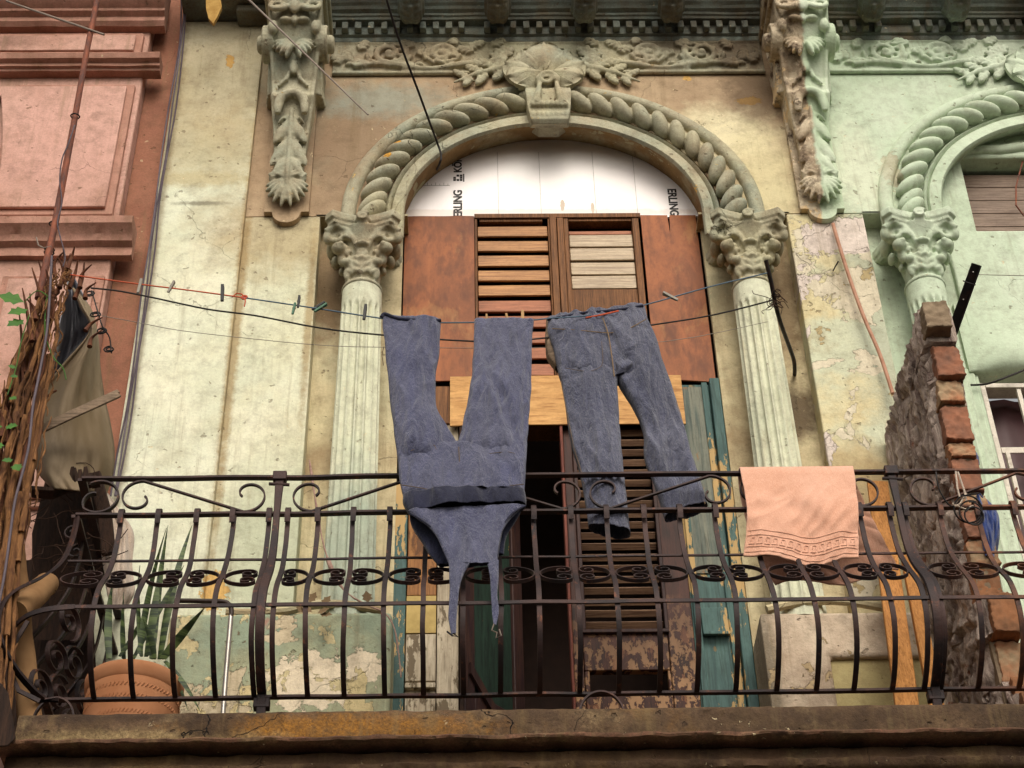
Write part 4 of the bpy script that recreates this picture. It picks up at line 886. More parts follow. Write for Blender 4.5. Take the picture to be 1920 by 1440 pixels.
rail('top_rail', YR, 5.605, .022, .010); rail('rail', YR, 5.445, .022, .010); rail('rail', YR-.010, 5.245, .007, .008)
rail('rail', YR-.197-.006, 4.93, .006, .014, XL+.10); rail('bottom_rail', YR-.0, 4.712, .018, .010, XL+.02)
barx = [228, 298, 370, 437, 505, 540, 596, 663, 731, 799, 868, 934, 1001, 1070, 1137, 1207, 1275, 1342, 1411, 1480, 1546, 1613, 1670, 1699, 1764, 1833, 1903]
BX = [P(u, 970, YR).x for u in barx]; BX += [BX[-1]+.14, BX[-1]+.28]
for x in BX:
    jx = random.uniform(-.003, .003)
    pts = [(x+jx*math.sin(z*9), YR-o, z) for o, z in PR]
    pts = [p if isinstance(p, Vector) else (p[0]+.002*noise.noise(Vector((x*20, p[2]*9, 1))), p[1]+.003*noise.noise(Vector((x*20, p[2]*7, 6))), p[2]) for p in pts]
    mb = MB().bar(pts, .0165, .0075, (1, 0, 0))
    mb.bar([(x, YR-.016, 5.40), (x, YR-.021, 5.42), (x, YR-.022, 5.445), (x, YR-.012, 5.461), (x, YR, 5.466), (x, YR+.014, 5.458)], .0185, .006, (1, 0, 0))
    mesh('baluster', mb, 'iron', RL, angle=50)
PX_ = [P(520, 960, YR).x, P(1684, 957, YR).x]
for x in PX_:
    pts = [(x, YR-.004, 5.60), (x, YR-.008, 5.52)]+[(x, YR-o-.012, z) for o, z in PR]+[(x, YR-.012, 4.66), (x, YR-.0, 4.60)]
    w_ = [.032, .026]+[.022+.007*min(1, (5.44-z)/.3) for o, z in PR]+[.030, .028]
    po = mesh('post', MB().bar(pts, w_, .014, (1, 0, 0)), 'iron', RL, angle=50, bevel=.002)
    mesh('clamp', MB().box(x-.024, x+.024, YR-.02, YR+.012, 5.585, 5.622), 'iron', po, bevel=.003); mesh('clamp', MB().box(x-.026, x+.026, YR-.022, YR+.010, 4.665, 4.70), 'iron', po, bevel=.003)
    mesh('bolt', MB().tube([(x-.036, YR-.01, 5.57), (x+.036, YR-.01, 5.565)], .006, 8), 'iron', po)
def cscroll(c, a, b, R0, inner, w_, t_, side, flip=1):
    """C scroll: back at one side, both ends curled in. a points from the back to the open side"""
    c, a, b = Vector(c), Vector(a), Vector(b); pts = []
    hx, hz = R0
    def curl(sgn):
        cc = c+a*(hx*.38)+b*(sgn*hz*.50); o = []
        for i in range(30):
            t = i/29; th = math.pi*.5*1-t*2*math.pi*1.2; r = 1-.72*t
            o.append(cc+a*(math.cos(th)*hx*.60*r)+b*(sgn*math.sin(th)*hz*.50*r))
        return o
    up = curl(1); dn = curl(-1)
    body = [c+a*(hx*.38-hx*1.36*math.sin(th))+b*(hz*math.cos(th)) for th in (math.pi*i/16 for i in range(1, 16))]
    return up[::-1]+body+dn
band_z0, band_z1 = 5.165, 5.045
o0, o1 = prof_out(band_z0), prof_out(band_z1)
bdir = Vector((0, -(o1-o0), band_z1-band_z0)); bl = bdir.length; bdir.normalize(); bn = Vector((1, 0, 0)).cross(bdir)
allx = [XL+.005]+BX
def plain_bars(): 
    return [x for x in allx if not any(abs(x-p) < .05 and x > p for p in PX_)]
xs = allx
gaps = [(a, b) for a, b in zip(xs, xs[1:]) if b-a > .08]
for i, (a_, b_) in enumerate(gaps):
    bk = 1 if i % 2 == 0 else -1       # curls meet at every other bar
    cx_ = (a_+b_)/2; hw = (b_-a_)/2-.006
    c = Vector((cx_, YR-(o0+o1)/2+.002, (band_z0+band_z1)/2))
    pts = cscroll(c-Vector((bk*hw*.0, 0, 0)), Vector((bk, 0, 0)), bdir, (hw*.97, bl*.46), 0, .018, .005, bn)
    mesh('belly_scroll', MB().bar(pts, .013, .0045, bn), 'iron', RL, angle=50)
def sscroll(x0, x1, z0, z1, kind, y=YR):
    """S scroll lying on its side: kind 1 falls from upper left to lower right, -1 the mirror image"""
    if kind < 0: return [Vector((x0+x1-p.x, p.y, p.z)) for p in sscroll(x0, x1, z0, z1, 1, y)]
    r = (z1-z0)/2; zc = (z0+z1)/2; L = x1-x0; rx = r*1.02
    cl = Vector((x0+rx, y, zc)); cr = Vector((x1-rx, y, zc)); o = []
    # left loop: inner end, round the left side, out over the top
    for i in range(34):
        t = i/33; th = R(-60)-t*R(0)+0; ang = R(400)-t*R(400-82); 
        ang = R(82+ (1-t)*310); rr = 1-.68*(1-t)**1.1
        o.append(cl+Vector((math.cos(ang)*rx*rr, 0, math.sin(ang)*r*rr-(1-t)*r*.15)))
    for i in range(34):
        t = i/33; ang = R(262+t*310); rr = 1-.68*t**1.1
        o.append(cr+Vector((math.cos(ang)*rx*rr, 0, math.sin(ang)*r*rr+t*r*.15)))
    return o
segs = [(222, 503, 1), (543, 812, -1), (818, 1095, 1), (1100, 1378, -1), (1384, 1655, 1), (1703, 1960, -1)]
for u0, u1, k in segs:
    pts = sscroll(P(u0, 935, YR).x, P(u1, 935, YR).x, 5.455, 5.595, k)
    mesh('rail_scroll', MB().bar(pts, .012, .006, (0, 1, 0)), 'iron', RL, angle=50)
c = Vector((P(185, 935, YR).x, YR, 5.525))
mesh('rail_scroll', MB().bar([c+Vector((math.cos(R(120-i*7))*.068*(1 if i < 36 else 1-.05*(i-36)), 0, math.sin(R(120-i*7))*.068*(1 if i < 36 else 1-.05*(i-36)))) for i in range(52)], .018, .006, (0, 1, 0)), 'iron', RL, angle=50)
# corner and side return on the left, bellied too
mb = MB().bar([(XL+.005-o*.75, YR-o*.95, z) for o, z in PR], .024, .009, (.7, -.7, 0)); mesh('corner_bar', mb, 'iron', RL, angle=50)
for z, w_ in ((5.605, .03), (5.445, .03), (4.715, .024)):
    mesh('side_rail', MB().bar([(XL, YR+.0, z), (XL-.004, 5.5, z), (XL, 5.97, z)], w_, .012, (1, 0, 0)), 'iron', RL)
def belly_ring(z, o):
    return [(XL+.10, YR-o-.006, z), (XL+.02, YR-o+.002, z-.002), (XL-.05, YR-o+.03, z-.004), (XL-.10, YR-o+.08, z-.006), (XL-.135, YR-o*.3, z), (XL-.15, YR+.1, z), (XL-.15, 5.5, z), (XL-.10, 5.95, z)]
mesh('side_rail', MB().bar(smooth_prof(belly_ring(4.93, .197), 5), .018, .007, (0, 0, 1)), 'iron', RL, angle=50)
for y in (5.25, 5.4, 5.55, 5.7, 5.85):
    mesh('side_baluster', MB().bar([(XL-o*.8, y, z) for o, z in PR], .020, .007, (0, 1, 0)), 'iron', RL, angle=50)
for i in range(9):
    y = 5.20+.085*(i % 5)*1.6; z = 4.82+.20*(i//5)+.06*(i % 2)
    c = Vector((XL-.05+.03*(i % 3), y, z))
    mesh('side_scroll', MB().bar(spiral(c, (.35, 1, 0), (0, 0, 1), .07, .015, 1.6, R(60*i), 26), .016, .006, (1, 0, 0)), 'iron', RL, angle=50)
for (u, v, k) in ((135, 1000, 1), (142, 1035, -1)):
    mesh('side_scroll', MB().bar(spiral(P(u, v, 5.3), (1, 0, 0), (0, 0, 1), .03, .008, 1.2, R(80), 20), .012, .005, (0, 1, 0)), 'iron', RL, angle=50)
# feet curls under the bottom rail
def foot(u0, u1, y=YR-.03):
    a = P(u0, 1305, y).x; b = P(u1, 1305, y).x; c = (a+b)/2; r = (b-a)/2
    return [(c+r*math.cos(R(200-i*9)), y, 4.615+.085*math.sin(R(200-i*9))) for i in range(25)]
mesh('foot_scroll', MB().bar(foot(1085, 1168), .014, .006, (0, 1, 0)), 'iron', RL, angle=50)
mesh('foot_scroll', MB().bar(foot(70, 145)+[(P(130, 1320, YR).x, YR-.03, 4.64)], .014, .006, (0, 1, 0)), 'iron', RL, angle=50)
mesh('corner_hoop', MB().bar([P(u, v, 5.02) for u, v in ((52, 1165), (25, 1210), (18, 1255), (35, 1295), (75, 1315), (110, 1312))], .014, .008, (1, 0, 0)), 'iron', RL, angle=50)

# ------------------------------------------------------------------ lines
LU = [(130, 4.90), (715, 4.95), (1000, 5.06), (1208, 5.20), (1438, 5.38)]
def LY(u, d=0):
    for a, b in zip(LU, LU[1:]):
        if u <= b[0]: return a[1]+(b[1]-a[1])*(u-a[0])/(b[0]-a[0])+d
    return LU[-1][1]+d
def cord(uv, r, name, mat, label, cat, d=0, parent=None, n=4, group=None):
    pts = smooth_prof([tuple(P(u, v, LY(u, d))) for u, v in uv], n)
    mb = MB().tube(pts, r, 7)
    if parent: return mesh(name, mb, mat, parent, angle=60)
    return props(mesh(name, mb, mat, None, loc=pts[0], angle=60), label, cat, group)
cl = thing('clothesline', P(455, 558, LY(455)), 'taut washing line, orange cord at the left knotted to blue cord, holding the blue clothes', 'clothesline')
line1 = [(130, 515), (262, 533), (360, 545), (455, 558), (585, 577), (715, 597), (780, 604), (860, 605), (940, 603), (1000, 600), (1030, 597), (1120, 590), (1208, 572), (1330, 538), (1438, 512)]
cord(line1[:4], .0028, 'orange_cord', 'orange_cord', None, None, parent=cl)
cord(line1[3:], .0028, 'blue_cord', 'blue_cord', None, None, parent=cl)
k = P(458, 558, LY(458)); mb = MB().tube(spiral(k, (1, 0, 0), (0, 0, 1), .012, .004, 2, 0, 16), .003, 6); mb.tube([k, k+Vector((.006, -.004, -.02)), k+Vector((.004, 0, -.045))], .0025, 6)
mb.tube([k+Vector((-.045, 0, .004)), k+Vector((-.03, 0, .022)), k+Vector((-.01, 0, .018)), k], .0025, 6); mesh('knot', mb, 'orange_cord', cl, angle=60)
cord([(170, 540), (225, 546), (300, 561), (390, 580), (480, 592), (600, 615), (715, 628), (890, 640), (1000, 636), (1130, 620), (1225, 609), (1340, 590), (1452, 562)], .0034, 'wire', 'black_cord', 'sagging black wire strung just below the washing line', 'wire', .09)
cord([(190, 592), (260, 605), (340, 620), (480, 636), (600, 647), (715, 651), (1000, 652), (1250, 640), (1440, 603)], .0013, 'wire', 'peg_grey', 'hair-thin slack thread, lowest of the three lines across the balcony', 'wire', .12)
def peg(u, v, mat, tilt, label, size=1.0, dy=0):
    p = P(u, v, LY(u)+dy); o = thing('clothes_peg', p, label, 'clothes peg', 'clothes pegs on the washing line')
    Mx = Matrix.Translation(p) @ Matrix.Rotation(R(tilt), 4, 'Y')
    for q in (-1, 1):
        mesh('jaw', MB().add([Mx @ Vector((x*size, y*size, z*size)) for x, y, z in ((-.005, q*.001, .034), (.005, q*.001, .034), (.005, q*.009, .034), (-.005, q*.009, .034), (-.0055, q*.001, .0), (.0055, q*.001, .0), (.0055, q*.006, .0), (-.0055, q*.006, .0), (-.005, q*.001, -.034), (.005, q*.001, -.034), (.005, q*.004, -.034), (-.005, q*.004, -.034))],
            [(0, 1, 2, 3), (0, 4, 5, 1), (1, 5, 6, 2), (2, 6, 7, 3), (3, 7, 4, 0), (4, 8, 9, 5), (5, 9, 10, 6), (6, 10, 11, 7), (7, 11, 8, 4), (11, 10, 9, 8)]), mat, o, bevel=.001)
    mesh('spring', MB().tube([Mx @ Vector((-.006, 0, .004)), Mx @ Vector((.006, 0, .004))], .005*size, 8), 'rod', o)
    return o
peg(262, 537, 'peg_grey', 5, 'dull peg on the orange cord in front of the pink building edge')
peg(321, 538, 'peg_grey', 18, 'short grey peg on the orange cord, leaning right, against the cream wall', .85)
peg(417, 550, 'peg_black', -3, 'black peg on the orange cord just left of the knot', 1.15)
peg(560, 566, 'peg_black', 3, 'upright black peg on the blue cord touching the green peg', .85)
peg(551, 579, 'peg_green', 8, 'pale green peg hanging down beside an upright black peg', .8, -.012)
peg(597, 574, 'peg_black', 52, 'black peg lying slanted behind the green slanted peg', .85, .012)
peg(601, 577, 'peg_green', 50, 'dark green peg lying slanted on the line left of the column', .85, -.006)
peg(684, 586, 'peg_black', 4, 'lone black peg in front of the fluted column, next to the overalls', 1.05)
peg(798, 599, 'peg_wood', 40, 'wooden peg tucked behind the rolled hem of the left trouser leg', .5, .012)
peg(913, 599, 'peg_wood', -4, 'leftmost of the three wooden pegs on the right overall leg', .72, -.004)
peg(952, 599, 'peg_wood', -12, 'middle one of the three wooden pegs on the right overall leg', .8, -.004)
peg(980, 597, 'peg_wood', 0, 'tallest wooden peg at the outer edge of the right overall leg', 1.05, -.004)
peg(1257, 556, 'peg_grey', -55, 'grey peg slanting on the cord to the right of the jeans')

# ------------------------------------------------------------------ hanging clothes
def lerp_rows(rows, n):
    out = []
    m = len(rows)-1
    for i in range(n+1):
        t = i/n*m; k = min(int(t), m-1); f = t-k
        p0 = rows[max(k-1, 0)]; p1 = rows[k]; p2 = rows[k+1]; p3 = rows[min(k+2, m)]
        out.append(tuple(.5*((2*b)+(-a+c)*f+(2*a-5*b+4*c-d)*f*f+(-a+3*b-3*c+d)*f**3) for a, b, c, d in zip(p0, p1, p2, p3)))
    return out
def folds(x, z, s, amp):
    v = noise.noise(Vector((x*9+s, z*1.6, s)))*1.2+.5*noise.noise(Vector((x*24+z*4, z*3.2+s, s*2)))+.18*noise.noise(Vector((x*70-z*12, z*14, s)))
    w_ = .8+.9*noise.noise(Vector((x*4, z*4, s+4)))
    v += w_*.75*(1-abs(noise.noise(Vector((x*17+z*5, z*3.4-x*3, s+9))))*2.4)
    v += w_*.40*(1-abs(noise.noise(Vector((x*38-z*9, z*8+x*8, s+19))))*2.4)
    return v*amp
def garment(rows, seed, n=130, N=160, amp=.008):
    """closed tube of cloth; rows are (uL, vL, uR, vR, depth Y, thickness) down its outline"""
    mb = MB(); R_ = []; amp *= 1.5
    for (uL, vL, uR, vR, Y, th) in lerp_rows(rows, n):
        a, b = P(uL, vL, Y), P(uR, vR, Y); c = (a+b)/2; h = (b-a)/2; row = []
        for k in range(N):
            t = 2*math.pi*k/N; ct, st = math.cos(t), math.sin(t)
            e = abs(st)**.6*(1 if st > 0 else -1); p = c+h*ct+Vector((0, e*th, 0))
            f = folds(p.x, p.z, seed+(3 if st > 0 else 0), amp)
            p = p+Vector((noise.noise(Vector((p.z*14, seed, ct)))*.003, f*(-1 if st <= 0 else 1)*min(1, abs(st)*2.2), 0)); row.append(p)
        R_.append(row)
    return mb.grid(R_, True, False), R_
def front(rows, t):   # point on the front face, t -1..1 across
    return lambda i: rows[i][int((1.5-.5*0)*len(rows[0])/2+0) % len(rows[0])]
ov = thing('overalls', P(860, 600, 4.95), 'faded blue bib overalls hung upside down by the trouser legs', 'overalls', None)
L1 = [(717, 592, 826, 600, 4.955, .010), (722, 650, 824, 650, 4.95, .018), (728, 710, 817, 710, 4.945, .024), (734, 770, 818, 765, 4.94, .028), (740, 815, 838, 800, 4.93, .03), (745, 850, 858, 838, 4.93, .032), (748, 880, 862, 872, 4.935, .010)]
R1 = [(890, 601, 1000, 600, 5.0, .010), (888, 660, 997, 655, 4.985, .018), (884, 710, 996, 710, 4.97, .024), (875, 765, 993, 765, 4.955, .028), (866, 805, 990, 805, 4.945, .030), (858, 838, 987, 840, 4.935, .032), (856, 872, 985, 872, 4.938, .010)]
g1, _ = garment(L1, 1.3, 90); mesh('trouser_leg', g1, 'denim', ov, angle=180, thick=.0016)
g2, _ = garment(R1, 5.1, 90); mesh('trouser_leg', g2, 'denim', ov, angle=180, thick=.0016)
T1 = [(744, 829, 987, 827, 4.935, .006), (744, 846, 988, 836, 4.932, .028), (747, 875, 986, 872, 4.925, .036), (750, 905, 984, 905, 4.915, .038), (757, 932, 983, 925, 4.905, .036)]
g3, _ = garment(T1, 2.2, 60, 200); mesh('body', g3, 'denim', ov, angle=180, thick=.0016)
WB = [(757, 930, 984, 922, 4.902, .038), (756, 942, 985, 932, 4.900, .041), (762, 955, 986, 943, 4.898, .041), (768, 964, 984, 948, 4.896, .038)]
g4, _ = garment(WB, 7.7, 16, 200, .006); mesh('waistband', g4, 'denim_d', ov, angle=180, thick=.0016)
BIB = [(766, 958, 985, 948, 4.882, .010), (782, 972, 972, 958, 4.878, .010), (800, 985, 955, 975, 4.872, .010), (818, 1005, 941, 998, 4.865, .009), (829, 1028, 934, 1025, 4.860, .009), (838, 1048, 932, 1045, 4.856, .008), (842, 1060, 934, 1058, 4.852, .007)]
g5, _ = garment(BIB, 3.9, 60, 120, .005); mesh('bib', g5, 'denim', ov, angle=180, thick=.0016)
g5, _ = garment([(768, 962, 835, 965, 4.93, .008), (772, 985, 830, 980, 4.93, .008), (790, 1015, 836, 1010, 4.925, .008), (806, 1040, 842, 1038, 4.92, .007), (822, 1060, 845, 1060, 4.92, .006)], 8.1, 30, 60, .005); mesh('back_panel', g5, 'denim_d', ov, angle=180, thick=.0016)
g5, _ = garment([(925, 955, 985, 945, 4.93, .008), (930, 985, 968, 975, 4.93, .008), (928, 1010, 950, 1005, 4.925, .007), (924, 1040, 944, 1040, 4.92, .006)], 4.1, 30, 60, .004); mesh('back_panel', g5, 'denim_d', ov, angle=180, thick=.0016)
for rows, nm in (([(841, 1050, 882, 1056, 4.848, .005), (842, 1078, 868, 1080, 4.842, .005), (843, 1110, 860, 1112, 4.838, .004), (841, 1150, 857, 1150, 4.835, .004), (845, 1190, 855, 1187, 4.832, .003)], 1), ([(912, 1052, 936, 1050, 4.848, .005), (918, 1080, 935, 1080, 4.842, .005), (921, 1115, 933, 1115, 4.838, .004), (923, 1150, 935, 1150, 4.835, .004), (925, 1170, 931, 1172, 4.832, .003)], 2)):
    g, _ = garment(rows, nm*2.1, 40, 24, .002); mesh('strap', g, 'denim', ov, angle=180)
mesh('buckle', MB().tube([P(u, v, 4.83) for u, v in ((838, 1184), (848, 1192), (858, 1194), (850, 1187))], .0028, 6), 'dark_iron', ov)
mesh('buckle', MB().tube([P(u, v, 4.83) for u, v in ((926, 1170), (922, 1182), (932, 1186), (930, 1196), (940, 1192), (936, 1180))], .0022, 6), 'rod', ov)
def seam(pts, Y, mat, parent, r=.0016, name='seam'):
    return mesh(name, MB().tube(smooth_prof([tuple(P(u, v, Y)) for u, v in pts], 4), r, 5), mat, parent, angle=60)
seam([(860, 838), (862, 870), (866, 905), (868, 930)], 4.883, 'stitch', ov, .002)
seam([(752, 909), (790, 915), (830, 922), (862, 916), (885, 908), (930, 912), (982, 908)], 4.872, 'stitch', ov, .0018)
seam([(768, 962), (790, 975), (812, 992), (826, 1015), (834, 1040), (842, 1055)], 4.866, 'denim_d', ov, .004, 'binding')
seam([(986, 948), (962, 962), (944, 985), (936, 1015), (932, 1045)], 4.864, 'denim_d', ov, .004, 'binding')
for pts in ([(770, 845), (815, 835), (818, 885)], [(905, 852), (965, 850), (966, 895)]): seam(pts, 4.894, 'stitch', ov, .0013)
def hem_roll(uv, Y, parent, mat='denim_d', r=.007):
    return mesh('hem', MB().tube(smooth_prof([tuple(P(u, v, Y)+Vector((0, 0, noise.noise(Vector((u*.05, v, 0)))*.004))) for u, v in uv], 6), r, 8), mat, parent, angle=60)
hem_roll([(715, 594), (722, 589), (745, 597), (775, 600), (800, 603), (827, 600)], 4.945, ov)
# threads
mesh('loose_thread', MB().tube([P(720, 650, 4.95), P(716, 665, 4.95), P(719, 685, 4.95)], .0012, 5), 'twig', ov)

jn = thing('jeans', P(1120, 590, 5.15), 'slate blue jeans hung by the waist, inside out, with one leg shifted right', 'jeans', None)
J0 = [(1028, 598, 1207, 574, 5.17, .020), (1027, 620, 1216, 604, 5.17, .030), (1034, 645, 1228, 632, 5.17, .036), (1042, 672, 1238, 664, 5.17, .038), (1048, 700, 1248, 700, 5.172, .030), (1054, 716, 1250, 716, 5.175, .008)]
g, _ = garment(J0, 11.3, 70, 180, .010); mesh('hips', g, 'denim_b', jn, angle=180, thick=.0016)
J1 = [(1056, 668, 1150, 672, 5.17, .010), (1047, 695, 1158, 700, 5.165, .034), (1055, 725, 1157, 728, 5.16, .036), (1062, 775, 1160, 772, 5.16, .034), (1071, 830, 1163, 825, 5.155, .032), (1085, 880, 1168, 870, 5.155, .030), (1097, 940, 1174, 935, 5.15, .030), (1104, 988, 1182, 1003, 5.15, .030)]
g, _ = garment(J1, 13.9, 110, 120, .009); mesh('trouser_leg', g, 'denim_b', jn, angle=180, thick=.0016)
J2 = [(1150, 662, 1232, 655, 5.17, .010), (1150, 690, 1247, 690, 5.18, .030), (1160, 722, 1256, 715, 5.18, .034), (1188, 765, 1270, 760, 5.185, .034), (1206, 810, 1283, 805, 5.19, .032), (1208, 860, 1295, 850, 5.19, .032), (1230, 915, 1312, 900, 5.195, .030), (1247, 972, 1326, 950, 5.20, .028)]
g, _ = garment(J2, 17.7, 110, 120, .010); mesh('trouser_leg', g, 'denim_b', jn, angle=180, thick=.0016)
g, _ = garment([(1024, 604, 1040, 602, 5.19, .02), (1022, 640, 1042, 640, 5.2, .024), (1026, 672, 1050, 676, 5.2, .022), (1040, 690, 1056, 700, 5.2, .012)], 6.6, 30, 40, .006); mesh('pocket_bag', g, 'batten', jn, angle=180)
hem_roll([(1026, 600), (1060, 593), (1095, 587), (1130, 584), (1165, 580), (1206, 573)], 5.145, jn, 'denim_d', .006)
seam([(1035, 616), (1070, 618), (1105, 621), (1145, 624), (1175, 618), (1212, 598)], 5.126, 'stitch_o', jn, .0020)
seam([(1130, 596), (1140, 625), (1146, 660), (1150, 690), (1152, 706)], 5.126, 'stitch_o', jn, .0022)
seam([(1060, 690), (1098, 696), (1118, 692), (1130, 680), (1128, 640)], 5.122, 'stitch', jn, .0012)
for sp_ in ([(1052, 715), (1066, 790), (1078, 845), (1094, 900), (1104, 960), (1109, 984)],): seam(sp_, 5.135, 'stitch', jn, .0018)
seam([(1262, 735), (1284, 810), (1300, 870), (1322, 945)], 5.168, 'stitch_o', jn, .0018)
mesh('waist_label', MB().tube([P(1098, 596, 5.13), P(1130, 590, 5.13), P(1160, 583, 5.13)], .0035, 6), 'orange_cord', jn)
g, _ = garment([(1150, 680, 1176, 672, 5.15, .01), (1158, 695, 1186, 684, 5.14, .018), (1152, 708, 1172, 704, 5.15, .014)], 3.3, 16, 30, .008); mesh('crotch_fold', g, 'denim_b', jn, angle=180)

# towel over the top rail
def sheet(fn, nu, nv): return MB().grid([[fn(i/nu, j/nv) for i in range(nu+1)] for j in range(nv+1)])
TL0 = P(1387, 887, 5.08).x; TL1 = P(1602, 884, 5.08).x
def tow(s, t):
    # t 0 front hem .. .47 over the rail .. 1 back hem
    if t < .5:
        q = t/.5; z = 5.200+(5.612-5.200)*q; y = YR-.024-.004*math.sin(q*3)
        xl = P(1393, 1042, 5.06).x+(TL0-P(1393, 1042, 5.06).x)*q+.016*math.sin(math.pi*q); xr = P(1607, 1047, 5.06).x+(TL1-P(1607, 1047, 5.06).x)*q+.004*math.sin(math.pi*q)
        z += (1-q)**2*(-.016*s+.010*math.sin(s*6+1.2)-.006*math.sin(s*13)); y -= (1-q)*.012*(1+math.sin(s*8+q*2))
    else:
        q = (t-.5)/.5; z = 5.612-(5.612-5.215)*q; y = YR+.024+.10*q
        xl = TL0+.10*q*q; xr = TL1+.13*q; z += q*(.05*s*s+.012*math.sin(s*9))
    top = max(0, 1-abs(t-.5)/.03); y += 0
    f = .020*noise.noise(Vector((s*2.4, t*3.0, 3)))+.010*noise.noise(Vector((s*5+t*5, t*7, 8)))+.004*(1-abs(noise.noise(Vector((s*7-t*9, t*10, 5))))*3)
    hang = min(1, abs(t-.5)*5)
    x = xl+(xr-xl)*s+.003*noise.noise(Vector((t*9, s*3, 1)))
    if abs(t-.5) < .035: y = YR-.024+.048*((t-.465)/.07); z = 5.612+.006*math.cos((t-.5)/.035*1.57)-.0
    return Vector((x, y+(-(.012+f)*hang*(.3+.7*min(1, abs(t-.5)*6)) if t < .5 else f), z))
tw = props(mesh('towel', sheet(tow, 90, 150), 'towel', None, loc=(TL0, YR, 5.6), angle=180, thick=.005), 'peach terry towel folded over the top rail of the balcony', 'towel')
def tpt(s, t): v = tow(s, t); return Vector((v.x, v.y-.004, v.z))
for t in (.045, .10, .125, .235*0+.02):
    o = MB().tube([tpt(.01+.98*i/50, t) for i in range(51)], .0012, 5); m_ = mesh('woven_band', o, 'towel', None, loc=(TL0, YR, 5.6), angle=60); m_.parent = tw; m_.location = (0, 0, 0)
mb = MB()
for i in range(14):
    s0 = .03+i*.068
    for (a, b, c_, d) in ((s0, .058, s0+.05, .058), (s0+.05, .058, s0+.05, .088), (s0+.05, .088, s0+.018, .088), (s0+.018, .088, s0+.018, .072)):
        mb.tube([tpt(a, b), tpt(c_, d)], .0014, 5)
m_ = mesh('woven_key_pattern', mb, 'towel', None, loc=(TL0, YR, 5.6), angle=60); m_.parent = tw; m_.location = (0, 0, 0)

# ------------------------------------------------------------------ right hand side: rods, pipe, partition
props(mesh('iron_rod', MB().tube(smooth_prof([tuple(P(u, v, y)) for u, v, y in ((1436, 488, 5.36), (1446, 530, 5.42), (1455, 575, 5.5), (1466, 612, 5.62), (1480, 650, 5.8), (1489, 678, 5.95), (1490, 702, 6.10))], 4), .009, 8), 'dark_iron', None, loc=P(1490, 702, 6.1), angle=60), 'rusty iron rod sticking out of the recess right of the doorway, holding the washing line', 'rod')
mb = MB()
for i in range(14):
    a = P(1452+random.uniform(-8, 8), 562+random.uniform(-10, 12), 5.45); pts = [a]
    for k_ in range(4): pts.append(pts[-1]+Vector((random.uniform(-.03, .03), random.uniform(-.02, .02), random.uniform(-.03, .025))))
    mb.tube(smooth_prof([tuple(p) for p in pts], 3), .0016, 5)
props(mesh('wire_tangle', mb, 'twig', None, loc=P(1452, 562, 5.45), angle=60), 'tangle of thin wire wound round the iron rod above the fluted column', 'wire')
props(mesh('orange_conduit', MB().tube(smooth_prof([tuple(P(u, v, y)) for u, v, y in ((1562, 420, 5.97), (1572, 455, 5.96), (1596, 530, 5.96), (1622, 600, 5.95), (1650, 665, 5.95), (1674, 738, 5.94))], 5), .0085, 10), 'orange_pipe', None, loc=P(1562, 420, 5.97), angle=60), 'long faded orange conduit slanting down the peeling pier', 'pipe')
props(mesh('bent_nail', MB().tube([P(1562, 508, 5.99), P(1566, 500, 5.93), P(1572, 490, 5.90)], .0035, 6), 'dark_iron', None, loc=P(1562, 508, 5.99)), 'small bent nail in the pier beside the orange conduit', 'nail')
a, b = P(1830, 495, 5.35), P(1773, 655, 5.62)
ab = thing('angle_iron', b, 'black perforated angle iron leaning out behind the broken brick partition', 'metal bar')
mb = MB(); d = (b-a).normalized(); sd_ = Vector((1, 0, 0)); sd_ = (sd_-d*sd_.dot(d)).normalized()
mb.bar([a, (a+b)/2, b], .038, .005, sd_); mesh('flange', mb, 'dark_iron', ab, bevel=.001)
mb = MB().bar([a+sd_*.019, b+sd_*.019], .030, .005, sd_.cross(d)); mesh('flange', mb, 'dark_iron', ab, bevel=.001)
mb = MB()
for t in (.42, .80, .1): 
    c = a+(b-a)*t+sd_.cross(d)*.0; mb.ell(c-Vector((0, .004, 0)), (.0035, .002, .0035))
mesh('rivet', mb, 'chrome', ab)
mesh('wire_winding', MB().tube(spiral(a+(b-a)*.22, sd_, sd_.cross(d), .024, .026, 3, 0, 40), .0025, 5), 'black_cord', ab)
props(mesh('wire', MB().tube([P(1835, 515, 5.37), P(1925, 517, 5.5), Vector((3.2, 6.0, 6.9))], .0018, 5), 'peg_grey', None, loc=P(1835, 515, 5.37)), 'thin straight wire running right from the black angle iron', 'wire')
props(mesh('cable', MB().tube(smooth_prof([tuple(P(u, v, 6.06)) for u, v in ((1820, 722), (1850, 720), (1885, 708), (1925, 692))], 4), .0045, 6), 'black_cord', None, loc=P(1850, 720, 6.06), angle=60), 'slack black cable under the mint hood above the barred window', 'cable')

# broken partition between the two balconies, plane roughly X = 1.75
pw = thing('partition_wall', (1.80, 5.6, ZF), 'broken brick partition between the balconies, smeared with dark render', 'wall')
BR = [(4.605, 4.74, 5.15, .01, 'brick2'), (4.745, 4.86, 5.25, .02, 'brick2'), (4.865, 5.03, 5.31, .015, 'brick3'), (5.035, 5.19, 5.25, .02, 'brick2'), (5.20, 5.34, 5.315, .0, 'brick2'),
    (5.345, 5.455, 5.305, .003, 'brick3'), (5.46, 5.585, 5.292, -.004, 'brick'), (5.59, 5.65, 5.284, .0, 'brick3'), (5.655, 5.80, 5.268, .004, 'brick'), (5.805, 5.865, 5.256, .0, 'brick3'),
    (5.87, 6.03, 5.240, -.003, 'brick'), (6.035, 6.14, 5.222, .003, 'brick3'), (6.145, 6.30, 5.195, .0, 'brick'), (6.33, 6.47, 5.13, -.012, 'mortar')]
